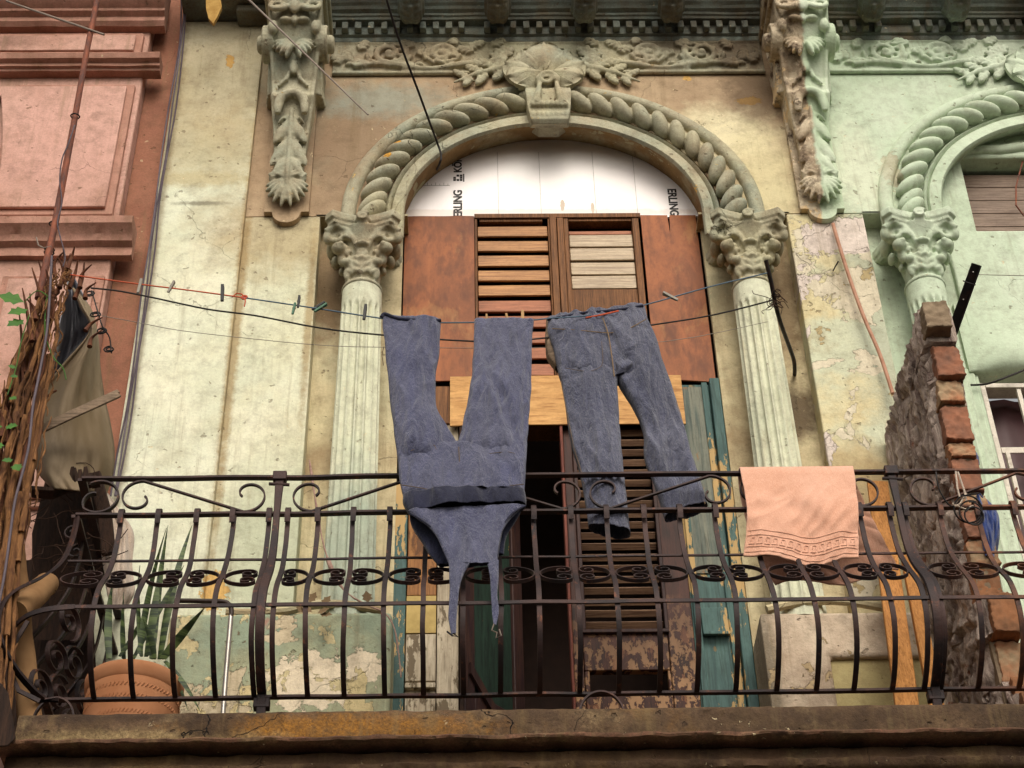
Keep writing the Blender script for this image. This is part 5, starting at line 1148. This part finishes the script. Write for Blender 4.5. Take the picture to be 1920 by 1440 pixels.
for (z0, z1, y, dx, m_) in BR:
    Mx = Matrix.Translation((1.80+dx, 5.6, (z0+z1)/2)) @ Matrix.Rotation(random.uniform(-.03, .03), 4, 'Z') @ Matrix.Rotation(random.uniform(-.03, .03), 4, 'Y') @ Matrix.Translation((-1.80, -5.6, -(z0+z1)/2))
    o = mesh('brick', MB().box(1.762, 1.762+.098, y, y+.22, z0, z1-.004, Mx, .005), m_, pw, bevel=.004)
    o.modifiers['bevel'].segments = 3; s_ = o.modifiers.new('sub', 'SUBSURF'); s_.subdivision_type = 'SIMPLE'; s_.levels = s_.render_levels = 4; rough_edges(o, .02, .020)
mesh('mortar_core', MB().add([(x, y+d, z) for x in (1.768, 1.852) for y, z in ((5.30, ZF), (5.325, 5.1), (5.315, 5.4), (5.275, 5.8), (5.21, 6.31)) for d in (0, .2)], [(0, 2, 4, 6, 8, 9, 7, 5, 3, 1), (10, 11, 13, 15, 17, 19, 18, 16, 14, 12)]+[(2*i, 10+2*i, 12+2*i, 2+2*i) for i in range(4)]+[(8, 18, 19, 9)]), 'mortar', pw)
# render-covered body: ragged top stepping back to the wall
def ptop(y):
    if y < 5.22: return 6.49
    if y < 5.35: return 6.50+.05*noise.noise(Vector((y*30, 0, 0)))
    return 6.50-.02*(y-5.3)+.05*noise.noise(Vector((y*14, 1, 0)))
rows = []; ny, nz = 130, 260
def fy(z):
    for (z0, z1, y, dx, m_) in BR:
        if z <= z1+.01: return y+.035+.03*noise.noise(Vector((z*12, 5, 0)))
    return 5.14
def bodyp(s, t, side):
    z = ZF+(6.50-ZF)*t; y0 = fy(z); y1 = 5.995; y = y0+(y1-y0)*s
    z = min(z, ptop(y)); cut = 0
    if z > 6.28 and y < 5.19: y = 5.19
    # diagonal clots of render
    a = y*math.cos(R(28))+z*math.sin(R(28)); b = -y*math.sin(R(28))+z*math.cos(R(28))
    f = 1-abs(noise.noise(Vector((a*9+2*noise.noise(Vector((y*4, z*4, 2))), b*2.2, 3))))*2.2
    f2 = 1-abs(noise.noise(Vector((a*24, b*5, 13))))*2; f3 = noise.noise(Vector((y*50, z*30, 1)))
    f4 = max(0, 1-abs(noise.noise(Vector((a*13+1.3*noise.noise(Vector((y*7, z*5, 8))), b*3.0, 31))))*14)
    lump = .022*f+.014*f2+.008*f3-.030*f4
    edge = min(1, s/.06)*min(1, (1-s)/.02+.3)
    if side < 0: return Vector((1.758-lump*edge+.012*(1-edge), y, z))
    return Vector((1.855+.3*lump, y, z))
gf = [[bodyp(i/ny, j/nz, -1) for i in range(ny+1)]+[bodyp(1-i/6, j/nz, 1) for i in range(7)] for j in range(nz+1)]
mesh('rendered_face', MB().grid(gf, True, True), 'render', pw, angle=70)

# boards leaning in the corner behind the railing
def plank(p0, p1, wd, th, name, mat, label, cat, group=None):
    p0, p1 = Vector(p0), Vector(p1)
    return props(mesh(name, MB().bar([p0, (p0+p1)/2+Vector((0, .003, 0)), p1], wd, th, (1, 0, 0)), mat, None, loc=p0, bevel=.003), label, cat, group)
pb = P(1702, 1325, 5.50); pt = P(1645, 905, 5.80); pb2 = Vector((pb.x+(pb.x-pt.x)*.45, pb.y-.12, 4.61))
plank((pb.x-.035, 5.42, 4.61), pt, .082, .022, 'timber_board', 'board', 'wide sawn orange board leaning against the peeling pier', 'board', 'boards leaning by the pier')
pt2 = P(1702, 1045, 5.66); plank((P(1748, 1325, 5.45).x, 5.40, 4.61), pt2, .050, .03, 'timber_board', 'board', 'narrower orange batten propped in front of the wide leaning board', 'board', 'boards leaning by the pier')

# ------------------------------------------------------------------ top wires and rods
props(mesh('hanging_cable', MB().tube(smooth_prof([tuple(P(u, v, y)) for u, v, y in ((722, -10, 5.2), (750, 80, 5.4), (782, 165, 5.6), (804, 225, 5.8), (820, 268, 5.93), (827, 290, 5.955), (825, 305, 5.965), (818, 320, 6.12))], 5), .0055, 8), 'black_cord', None, loc=P(820, 320, 6.08), angle=60), 'black cable dropping from above and tucked behind the arch', 'cable')
props(mesh('antenna_rod', MB().tube([P(462, -5, 4.7), P(690, 215, 4.55)], [.0045, .003], 8), 'rod', None, loc=P(690, 215, 4.55)), 'thin grey rod slanting down across the carved bracket', 'rod')
ar = props(mesh('antenna_rod', MB().tube([P(12, 2, 5.0), P(195, 65, 4.96)], .005, 8), 'rod', None, loc=P(195, 65, 4.96)), 'short grey rod crossing the rusty pole at top left', 'rod')
pp = [(186, -20, 4.98), (160, 110, 4.98), (141, 218, 4.98), (122, 320, 4.97), (105, 410, 4.96), (90, 480, 4.95), (72, 560, 4.95)]
pl_ = thing('antenna_pole', P(90, 480, 4.95), 'tall rusty pole rising from the dead cactus', 'pole')
mesh('shaft', MB().tube([P(*p) for p in pp], [.0125, .0125, .013, .0135, .014, .0145, .0145], 12), 'rust_pipe', pl_, angle=60)
for (u, v) in ((141, 218), (101, 420), (93, 468), (92, 474)):
    c = P(u, v, 4.97); mesh('wire_tie', MB().tube(spiral(c, (1, 0, 0), (0, 1, .2), .018, .017, 1.3, 0, 20), .003, 6), 'dark_iron', pl_)
mesh('cable', MB().tube(smooth_prof([tuple(P(u, v, 4.94)) for u, v in ((140, 235), (128, 270), (116, 300), (112, 340), (116, 380), (108, 415), (112, 440), (122, 480), (118, 500))], 4), .0028, 6), 'grey_cable', pl_, angle=60)
mesh('hook', MB().tube([P(u, v, 4.94) for u, v in ((68, 445), (72, 460), (82, 465), (96, 462))], .003, 6), 'rod', pl_)
for i, (d, lab) in enumerate(((0, 'left'), (7, 'middle'), (13, 'right'))):
    props(mesh('wall_cable', MB().tube(smooth_prof([tuple(P(u+d*.8+2*math.sin(i*2+v*.02), v, 5.93)) for u, v in ((340, -5), (335, 80), (318, 200), (304, 290), (290, 380), (280, 460), (266, 560), (252, 660), (238, 760), (222, 850), (208, 930))], 4), .0042, 6), 'grey_cable', None, loc=P(290, 430, 5.93), angle=60), '%s one of three grey cables running down the joint between pink and cream walls' % lab, 'cable', 'cables on the building joint')

# ------------------------------------------------------------------ left corner clutter
def sheetpoly(left, right, y0, y1, bulge, name, mat, parent, n=60, m=30, seed=0, amp=.02):
    Ls = lerp_rows(left, n); Rs = lerp_rows(right, n); rows = []
    for i in range(n+1):
        row = []
        for k_ in range(m+1):
            s = k_/m; u = Ls[i][0]+(Rs[i][0]-Ls[i][0])*s; v = Ls[i][1]+(Rs[i][1]-Ls[i][1])*s
            y = y0+(y1-y0)*s-bulge*math.sin(math.pi*s)+amp*noise.noise(Vector((s*3, i/n*2.5, seed)))+amp*.4*noise.noise(Vector((s*9, i/n*6, seed)))
            row.append(P(u, v, y))
        rows.append(row)
    return mesh(name, MB().grid(rows), mat, parent, angle=180, thick=.004)
ms = thing('scrap_sheet', P(130, 700, 5.2), 'large curled scrap sheet, brown outside and grey inside, standing behind the dead cactus', 'sheet metal')
sheetpoly([(128, 512), (122, 560), (103, 640), (88, 700), (72, 760), (66, 800)], [(134, 512), (150, 540), (172, 590), (172, 622), (120, 690), (84, 750)], 5.30, 5.40, -.10, 'grey_lining', 'sheet_g', ms, seed=1, amp=.05)
sheetpoly([(135, 540), (150, 575), (168, 620), (112, 690), (72, 748), (60, 800), (60, 850), (70, 885), (98, 916)], [(138, 540), (170, 578), (184, 635), (188, 690), (196, 745), (206, 790), (214, 840), (212, 885), (200, 925)], 5.24, 5.42, .10, 'brown_sheet', 'sheet_m', ms, seed=4, amp=.05)
mesh('batten', MB().bar([P(62, 812, 5.12), P(140, 775, 5.12), P(222, 738, 5.16)], .032, .018, (0, 1, 0)).bar([P(62, 812, 5.10), P(140, 775, 5.10), P(222, 738, 5.14)], .008, .036, (0, 1, 0)), 'batten', ms, bevel=.002)
mesh('rod_piece', MB().tube(smooth_prof([tuple(P(u, v, 5.1)) for u, v in ((106, 732), (90, 742), (78, 758), (66, 772))], 4), .004, 6), 'thorn', ms)
rb = thing('rotten_crate', P(150, 1000, 5.5), 'dark rotten timber boxing behind the railing corner, under the curled sheet, with an added dark sheet for the corner shadow', 'timber box')
a0 = P(120, 1000, 5.55)
mesh('board_and_shade_sheet', MB().add([P(85, 900, 5.5), P(180, 892, 5.5), P(212, 1010, 5.55), P(160, 1200, 5.6), P(60, 1200, 5.6), P(60, 1000, 5.55)]+[P(85, 900, 5.53), P(180, 892, 5.53), P(212, 1010, 5.58), P(160, 1200, 5.63), P(60, 1200, 5.63), P(60, 1000, 5.58)], [(0, 1, 2, 3, 4, 5), (11, 10, 9, 8, 7, 6), (0, 6, 7, 1), (1, 7, 8, 2), (2, 8, 9, 3), (5, 11, 6, 0)]), 'rotten', rb)
mesh('board_and_shade_sheet', MB().add([P(u, v, y) for y in (5.72, 5.75) for u, v in ((-40, 1060), (150, 1040), (176, 1180), (190, 1420), (-40, 1420))], [(0, 1, 2, 3, 4), (9, 8, 7, 6, 5), (0, 5, 6, 1), (1, 6, 7, 2), (2, 7, 8, 3), (4, 9, 5, 0)]), 'rotten', rb)  # added dark sheet standing in for the corner's shadow and clutter
mesh('end_board', MB().bar([P(176, 888, 5.30), P(196, 960, 5.34), P(204, 1040, 5.38)], .05, .03, (1, 0, 0)), 'rotten', rb, bevel=.004)
mesh('ledge', MB().bar([P(58, 922, 5.25), P(98, 925, 5.25), P(140, 905, 5.28)], .05, .02, (0, 1, 0)), 'rotten', rb, bevel=.003)
mb = MB()
for i in range(7):
    u = 126+i*9; mb.bar([P(u, 912, 5.24), P(u+random.uniform(-4, 4), 885+random.uniform(-8, 12), 5.24)], [.03, .012], .02, (1, 0, 0))
mesh('splintered_edge', mb, 'rotten', rb)
mb = MB()
for i in range(26):
    p = P(random.uniform(65, 185), random.uniform(900, 1080), 5.3); pts = [p]; d = Vector((random.uniform(-1, 1), -.2, random.uniform(-1, .3)))
    for k_ in range(5): d = d+Vector((random.uniform(-.6, .6), 0, random.uniform(-.6, .6))); pts.append(pts[-1]+d.normalized()*.035)
    mb.tube(smooth_prof([tuple(q) for q in pts], 2), .0018, 5)
props(mesh('dry_twigs', mb, 'twig', None, loc=P(120, 1000, 5.3), angle=60), 'matted dry roots hanging over the dark timber in the balcony corner', 'roots', kind='stuff')
# dead cactus / thorny climber
dc = thing('dead_cactus', (P(20, 1200, 5.05).x, 5.05, ZF-.2), 'tall dead cactus with stringy orange brown stems and a few green creeper leaves', 'dead plant')
axis_ = [(-25, 1330), (-12, 1130), (2, 1000), (20, 880), (42, 770), (66, 670), (88, 590), (104, 540), (118, 505)]
wid = [62, 60, 56, 52, 48, 38, 27, 20, 12]
def axp(t):
    k_ = min(int(t*8), 7); f = t*8-k_
    return tuple(a+(b-a)*f for a, b in zip(axis_[k_], axis_[k_+1])), wid[k_]+(wid[k_+1]-wid[k_])*f
for i in range(58):
    t0 = random.uniform(0, .55) if i > 16 else 0; L = random.uniform(.2, .5); off = random.uniform(-1, 1); y = 4.98+random.uniform(-.06, .10); pts = []; rr = []
    n = 22; r0 = random.uniform(.005, .014)
    for k_ in range(n+1):
        t = min(t0+L*k_/n, 1); (u, v), wd = axp(t); q = P(u+off*wd*.85+11*noise.noise(Vector((t*14, i, 0))), v, y+.03*noise.noise(Vector((t*12, i, 4)))); pts.append(q); rr.append(r0*(1.15-.7*abs(k_/n-.4))*(1+.5*noise.noise(Vector((t*60, i, 2)))))
    mesh('stem', MB().tube(pts, rr, 7), 'stem' if i % 4 else 'thorn', dc, angle=60)
fb = MB()
for i in range(150):
    t0 = random.uniform(0, .93); L = random.uniform(.05, .16); off = random.uniform(-1.15, 1.15); y = 4.93+random.uniform(-.04, .10); q = []
    for k_ in range(6):
        t = min(t0+L*k_/5, 1); (u, v), wd = axp(t); q.append(tuple(P(u+off*wd+9*noise.noise(Vector((t*30, i, 9)))+random.uniform(-2.5, 2.5), v, y+.02*noise.noise(Vector((t*20, i, 4))))))
    q = smooth_prof(q, 3); fb.tube(q, [random.uniform(.0015, .0045)*(1.1-.8*abs(j/len(q)-.4)) for j in range(len(q))], 5)
mesh('fibre', fb, 'stem', dc, angle=60)['kind'] = 'stuff'
tips = [(112, 540, 108, 482), (118, 530, 132, 475), (130, 540, 146, 486), (100, 560, 72, 488), (92, 600, 60, 502), (60, 640, 42, 540), (72, 640, 56, 550), (46, 700, 36, 585), (34, 760, 22, 680), (40, 770, 32, 660), (140, 560, 158, 492), (150, 540, 172, 496), (160, 560, 180, 530), (24, 800, 6, 730), (14, 830, 8, 720), (104, 520, 122, 470), (160, 620, 192, 595), (168, 650, 190, 620), (90, 560, 86, 505), (75, 700, 84, 640), (120, 515, 118, 460), (16, 900, 34, 760), (4, 820, -6, 760), (66, 600, 50, 560), (126, 505, 140, 462)]
for j, (u0, v0, u1, v1) in enumerate(tips):
    y = 4.96+.05*math.sin(j); a = P(u0, v0, y); b = P(u1, v1, y-.03); c = P(u0+(u1-u0)*.35+random.uniform(-9, 9), v0+(v1-v0)*.55, y)
    pts = smooth_prof([tuple(a), tuple(c), tuple(b)], 5); n = len(pts)
    mesh('spine', MB().tube(pts, [.009*(1-i/n)+.0012 for i in range(n)], 7), 'thorn', dc, angle=60)
def leafm(mb, p, d, nrm, L):
    d = d.normalized(); sd_ = d.cross(nrm).normalized(); n2 = sd_.cross(d)
    out = [(0, 0), (.18, .22), (.30, .52), (.45, .34), (.62, .50), (.72, .28), (1, 0)]
    vs = [p+d*(x*L)+sd_*(y*L*.8)+n2*(.06*L*y) for x, y in out]+[p+d*(x*L)-sd_*(y*L*.8)+n2*(.06*L*y) for x, y in out[1:-1]]
    vs.append(p+d*L*.5-n2*.02*L); k_ = len(vs)-1; ring = list(range(7))+list(range(11, 6, -1))
    mb.add(vs, [(ring[i], ring[(i+1) % 12], k_) for i in range(12)])
for (u, v, a, L) in ((45, 566, 175, .10), (45, 600, 225, .075), (52, 580, 215, .08), (5, 800, 190, .05), (10, 800, 350, .05), (30, 690, 170, .03), (34, 705, 200, .03), (3, 830, 250, .05), (28, 870, 300, .05), (2, 702, 200, .04), (18, 745, 330, .035), (25, 862, 200, .04)):
    mb = MB(); leafm(mb, P(u, v, 4.90), Vector((math.cos(R(a)), -.3, math.sin(R(a)))), Vector((0, -1, .3)), L); mesh('leaf', mb, 'leaf', dc, angle=0)
for uv in (((55, 590), (40, 640), (30, 690), (14, 740)), ((45, 568), (70, 545), (95, 560)), ((88, 640), (100, 670), (118, 690), (124, 712)), ((88, 558), (84, 600), (86, 650))):
    mesh('tendril', MB().tube(smooth_prof([tuple(P(u, v, 4.9)) for u, v in uv], 4), .0022, 5), 'leaf', dc, angle=60)
mesh('cable', MB().tube(smooth_prof([tuple(P(u, v, 4.88)) for u, v in ((97, 480), (94, 540), (88, 620), (74, 700), (62, 760), (55, 830), (44, 880), (28, 940), (18, 1010), (8, 1080), (-4, 1140))], 4), .005, 7), 'grey_cable', dc, angle=60)
mb = MB()
for (cx_, cy_) in ((168, 550), (178, 590), (190, 620), (205, 655)):
    mb.tube(spiral(P(cx_, cy_, 5.12), (1, 0, 0), (0, .3, 1), .022, .008, 1.6, cy_, 20), .0032, 6)
mb.tube(smooth_prof([tuple(P(u, v, 5.12)) for u, v in ((172, 545), (182, 580), (192, 612), (205, 632), (209, 662))], 4), .003, 6)
props(mesh('wire_tangle', mb, 'dark_iron', None, loc=P(172, 545, 5.12), angle=60), 'twisted dark wire loops hanging from the edge of the curled sheet', 'wire')
# rolls
def roll(p0, p1, r, label):
    p0, p1 = Vector(p0), Vector(p1); d = p1-p0
    o = thing('foam_roll', p0, label, 'roll', 'rolls in the balcony corner')
    mesh('outer_wrap', MB().tube([p0+d*(i/10)+Vector((0, 0, .006*math.sin(i))) for i in range(11)], [r*(1+.05*math.sin(i*2.1)) for i in range(10)]+[r*.85], 24), 'roll', o, angle=70)
    e = d.normalized(); a = e.orthogonal().normalized(); b = e.cross(a)
    mesh('spiral_end', MB().tube(spiral(p1+e*.002, a, b, r*.8, r*.1, 3, 0, 50), .003, 6), 'thorn', o, angle=60)
roll(P(28, 1150, 5.02), P(92, 1092, 5.30), .042, 'tan roll lying slantwise on the corner of the railing')
roll(P(60, 1400, 5.25), P(22, 1000, 5.22), .040, 'tall tan roll standing upright beside the dead cactus')
cx0 = [(196, 925), (192, 965), (188, 1010), (194, 1060), (200, 1105), (208, 1140)]; cx1 = [(202, 925), (226, 960), (250, 1000), (248, 1060), (252, 1110), (232, 1145)]
cc = thing('white_rag', P(200, 925, 5.45), 'dusty white rag hanging down beside the dark timber', 'cloth')
sheetpoly(cx0, cx1, 5.45, 5.48, .03, 'cloth', 'white_cloth', cc, seed=7, amp=.035)
bl = thing('blue_cloth', P(1850, 930, 5.45), 'royal blue cloth hanging on the far side of the broken partition', 'cloth')
sheetpoly([(1832, 925), (1833, 960), (1838, 1000), (1848, 1042)], [(1838, 925), (1868, 958), (1874, 995), (1868, 1045)], 5.30, 5.34, .04, 'cloth', 'blue_cloth', bl, seed=9, amp=.04)
b2 = thing('blue_rag', P(1828, 850, 5.4), 'small knotted blue rag high on the edge of the partition', 'cloth')
sheetpoly([(1820, 845), (1818, 855), (1826, 870)], [(1826, 843), (1834, 856), (1836, 872)], 5.32, 5.35, .03, 'cloth', 'blue_cloth', b2, 16, 10, 3, .02)

# terracotta pot and snake plant
pc = Vector((P(250, 1240, 5.38).x+.016, 5.38, 4.60))
pot = thing('terracotta_pot', pc, 'large terracotta pot with combed bands standing on the balcony floor', 'plant pot')
H = P(250, 1236, 5.22).z-4.60; 
prof = [(.085, 0), (.10, .005), (.135, H*.3), (.152, H*.55), (.158, H*.78), (.156, H*.84), (.162, H*.86), (.166, H*.93), (.167, H*.98), (.162, H), (.150, H*.995), (.146, H*.95), (.13, H*.8)]
mesh('body', MB().lathe(prof, pc, 48), 'terracotta', pot, angle=40)
mb = MB()
for z, r in ((.72, .1575), (.60, .154), (.44, .146)):
    for i in range(72):
        a = 2*math.pi*i/72; mb.tube([pc+Vector((math.cos(a)*r, math.sin(a)*r, H*z)), pc+Vector((math.cos(a+.05)*(r+.001), math.sin(a+.05)*(r+.001), H*z+.012))], .0022, 4)
o = mesh('combed_band', mb, 'terracotta', pot, angle=0); o['kind'] = 'stuff'
mesh('soil', MB().lathe([(.01, H*.9), (.145, H*.9), (.14, H*.88)], pc, 24), 'soil', pot)
sp = thing('snake_plant', pc+Vector((0, 0, H*.9)), 'dark green snake plant with upright blades growing in the terracotta pot', 'plant')
blades = [((205, 1235), (198, 1160), (212, 1090), .028), ((232, 1235), (228, 1180), (232, 1110), .022), ((262, 1225), (272, 1120), (312, 990), .026), ((285, 1235), (292, 1120), (315, 985), .028), ((300, 1235), (318, 1100), (360, 985), .030), ((275, 1230), (290, 1150), (298, 1075), .032), ((225, 1230), (255, 1190), (270, 1150), .02), ((305, 1235), (340, 1190), (385, 1138), .036), ((265, 1230), (255, 1130), (262, 1060), .02), ((318, 1250), (340, 1290), (352, 1332), .020), ((310, 1240), (345, 1275), (376, 1335), .022), ((290, 1235), (285, 1190), (268, 1160), .024), ((250, 1235), (300, 1140), (345, 1060), .022)]
for j, (a, b, c_, w_) in enumerate(blades):
    y = 5.38+.06*math.sin(j*2.2)-.04*(j > 8); A, B_, C_ = P(*a, y), P(*b, y-.02), P(*c_, y-.05); rows = []
    for i in range(17):
        t = i/16; p = A*(1-t)**2+B_*2*t*(1-t)+C_*t*t; ww = w_*(1-t**2.2)*(.75+.6*math.sin(min(1, t*1.6)*1.57))*.42+.0008; tw_ = .5*math.sin(j)+t*.8
        d = Vector((math.cos(tw_), math.sin(tw_), 0)); nn = Vector((-math.sin(tw_), math.cos(tw_), 0))
        rows.append([p+d*ww, p+nn*.006*(1-t), p-d*ww, p-nn*.002])
    mesh('blade', MB().grid(rows, True, True), 'snake', sp, angle=60)
# bent chrome tube
bt = thing('bent_tube', P(420, 1335, 5.5), 'slim chromed tube with a dark bent handle standing by the pot', 'tube')
mesh('chrome_leg', MB().tube([P(433, 1155, 5.5), P(424, 1260, 5.5), P(412, 1420, 5.45)], .009, 12), 'chrome', bt, angle=60)
mesh('handle', MB().tube(smooth_prof([tuple(P(u, v, 5.5)) for u, v in ((318, 1126), (380, 1127), (418, 1128), (430, 1134), (434, 1145), (433, 1157))], 4), .009, 12), 'dark_tube', bt, angle=60)
# rope and dead leaves on the left column
props(mesh('pink_rope', MB().tube(smooth_prof([tuple(P(u, v, 5.80)) for u, v in ((580, 862), (590, 930), (602, 1000), (612, 1040), (630, 1085), (655, 1115), (690, 1135), (722, 1150), (740, 1180), (748, 1230), (752, 1270))], 4), [.0025+.0035*abs(noise.noise(Vector((i*.25, 0, 0))))*2+(.004 if 12 < i < 18 else 0) for i in range(41)], 8), 'rope_p', None, loc=P(602, 1000, 5.8), angle=60), 'frayed pinkish rope hanging in front of the left column', 'rope')
mb = MB()
for (u, v, a) in ((570, 1150, 120), (580, 1130, 60), (595, 1150, 20), (604, 1135, 50), (690, 1130, 100), (585, 1148, 150), (600, 1152, -10)):
    leafm(mb, P(u, v, 5.78), Vector((math.cos(R(a)), -.2, math.sin(R(a)))), Vector((0, -1, .5)), .05)
o = mesh('dead_leaves', mb, 'dead_leaf', None, loc=P(580, 1150, 5.78), angle=0); props(o, 'few curled dead leaves lying on the flaking green ledge', 'leaves', kind='stuff')
# coil of wire tied to the rail on the right
mb = MB()
for i in range(3):
    c = P(1815+i*6, 955+i*6, 5.05); mb.tube(spiral(c, (1, 0, 0), (0, -.3, 1), .05-.008*i, .046-.008*i, 1.1, i, 26), .003, 6)
mb.tube(smooth_prof([tuple(P(u, v, 5.06)) for u, v in ((1755, 885), (1762, 920), (1785, 950), (1810, 930), (1835, 925))], 4), .003, 6)
props(mesh('wire_coil', mb, 'dark_iron', None, loc=P(1815, 955, 5.05), angle=60), 'loose coil of dark wire tied to the right end of the top rails', 'wire')
mb = MB()
for pts in (((1792, 884), (1795, 915), (1800, 935)), ((1796, 885), (1808, 920), (1812, 940)), ((1785, 945), (1810, 955), (1825, 948)), ((1812, 925), (1800, 945), (1790, 950))):
    mb.tube([P(u, v, 5.045) for u, v in pts], .0035, 6)
props(mesh('plastic_strip', mb, 'white_cloth', None, loc=P(1800, 930, 5.045), angle=60), 'knotted white plastic strip tying the wire coil to the top rail', 'plastic tie')
# mint plinth behind the partition
mesh('dado', MB().box(1.87, 2.236, W0-.14, W0+.09, 3.0, 5.53), 'mint', G, bevel=.012)

mb = MB().add([P(u, v, y) for y in (4.92, 5.25) for u, v in ((-60, 1268), (2, 1280), (16, 1300), (24, 1345), (30, 1385), (14, 1400), (-60, 1404))], [(0, 6, 5, 4, 3, 2, 1), (7, 8, 9, 10, 11, 12, 13)]+[(i, (i+1) % 7, (i+1) % 7+7, i+7) for i in range(7)])
mesh('balcony_edge', mb, 'rotten', K, bevel=.006, label='dark crumbling end of the next balcony slab')
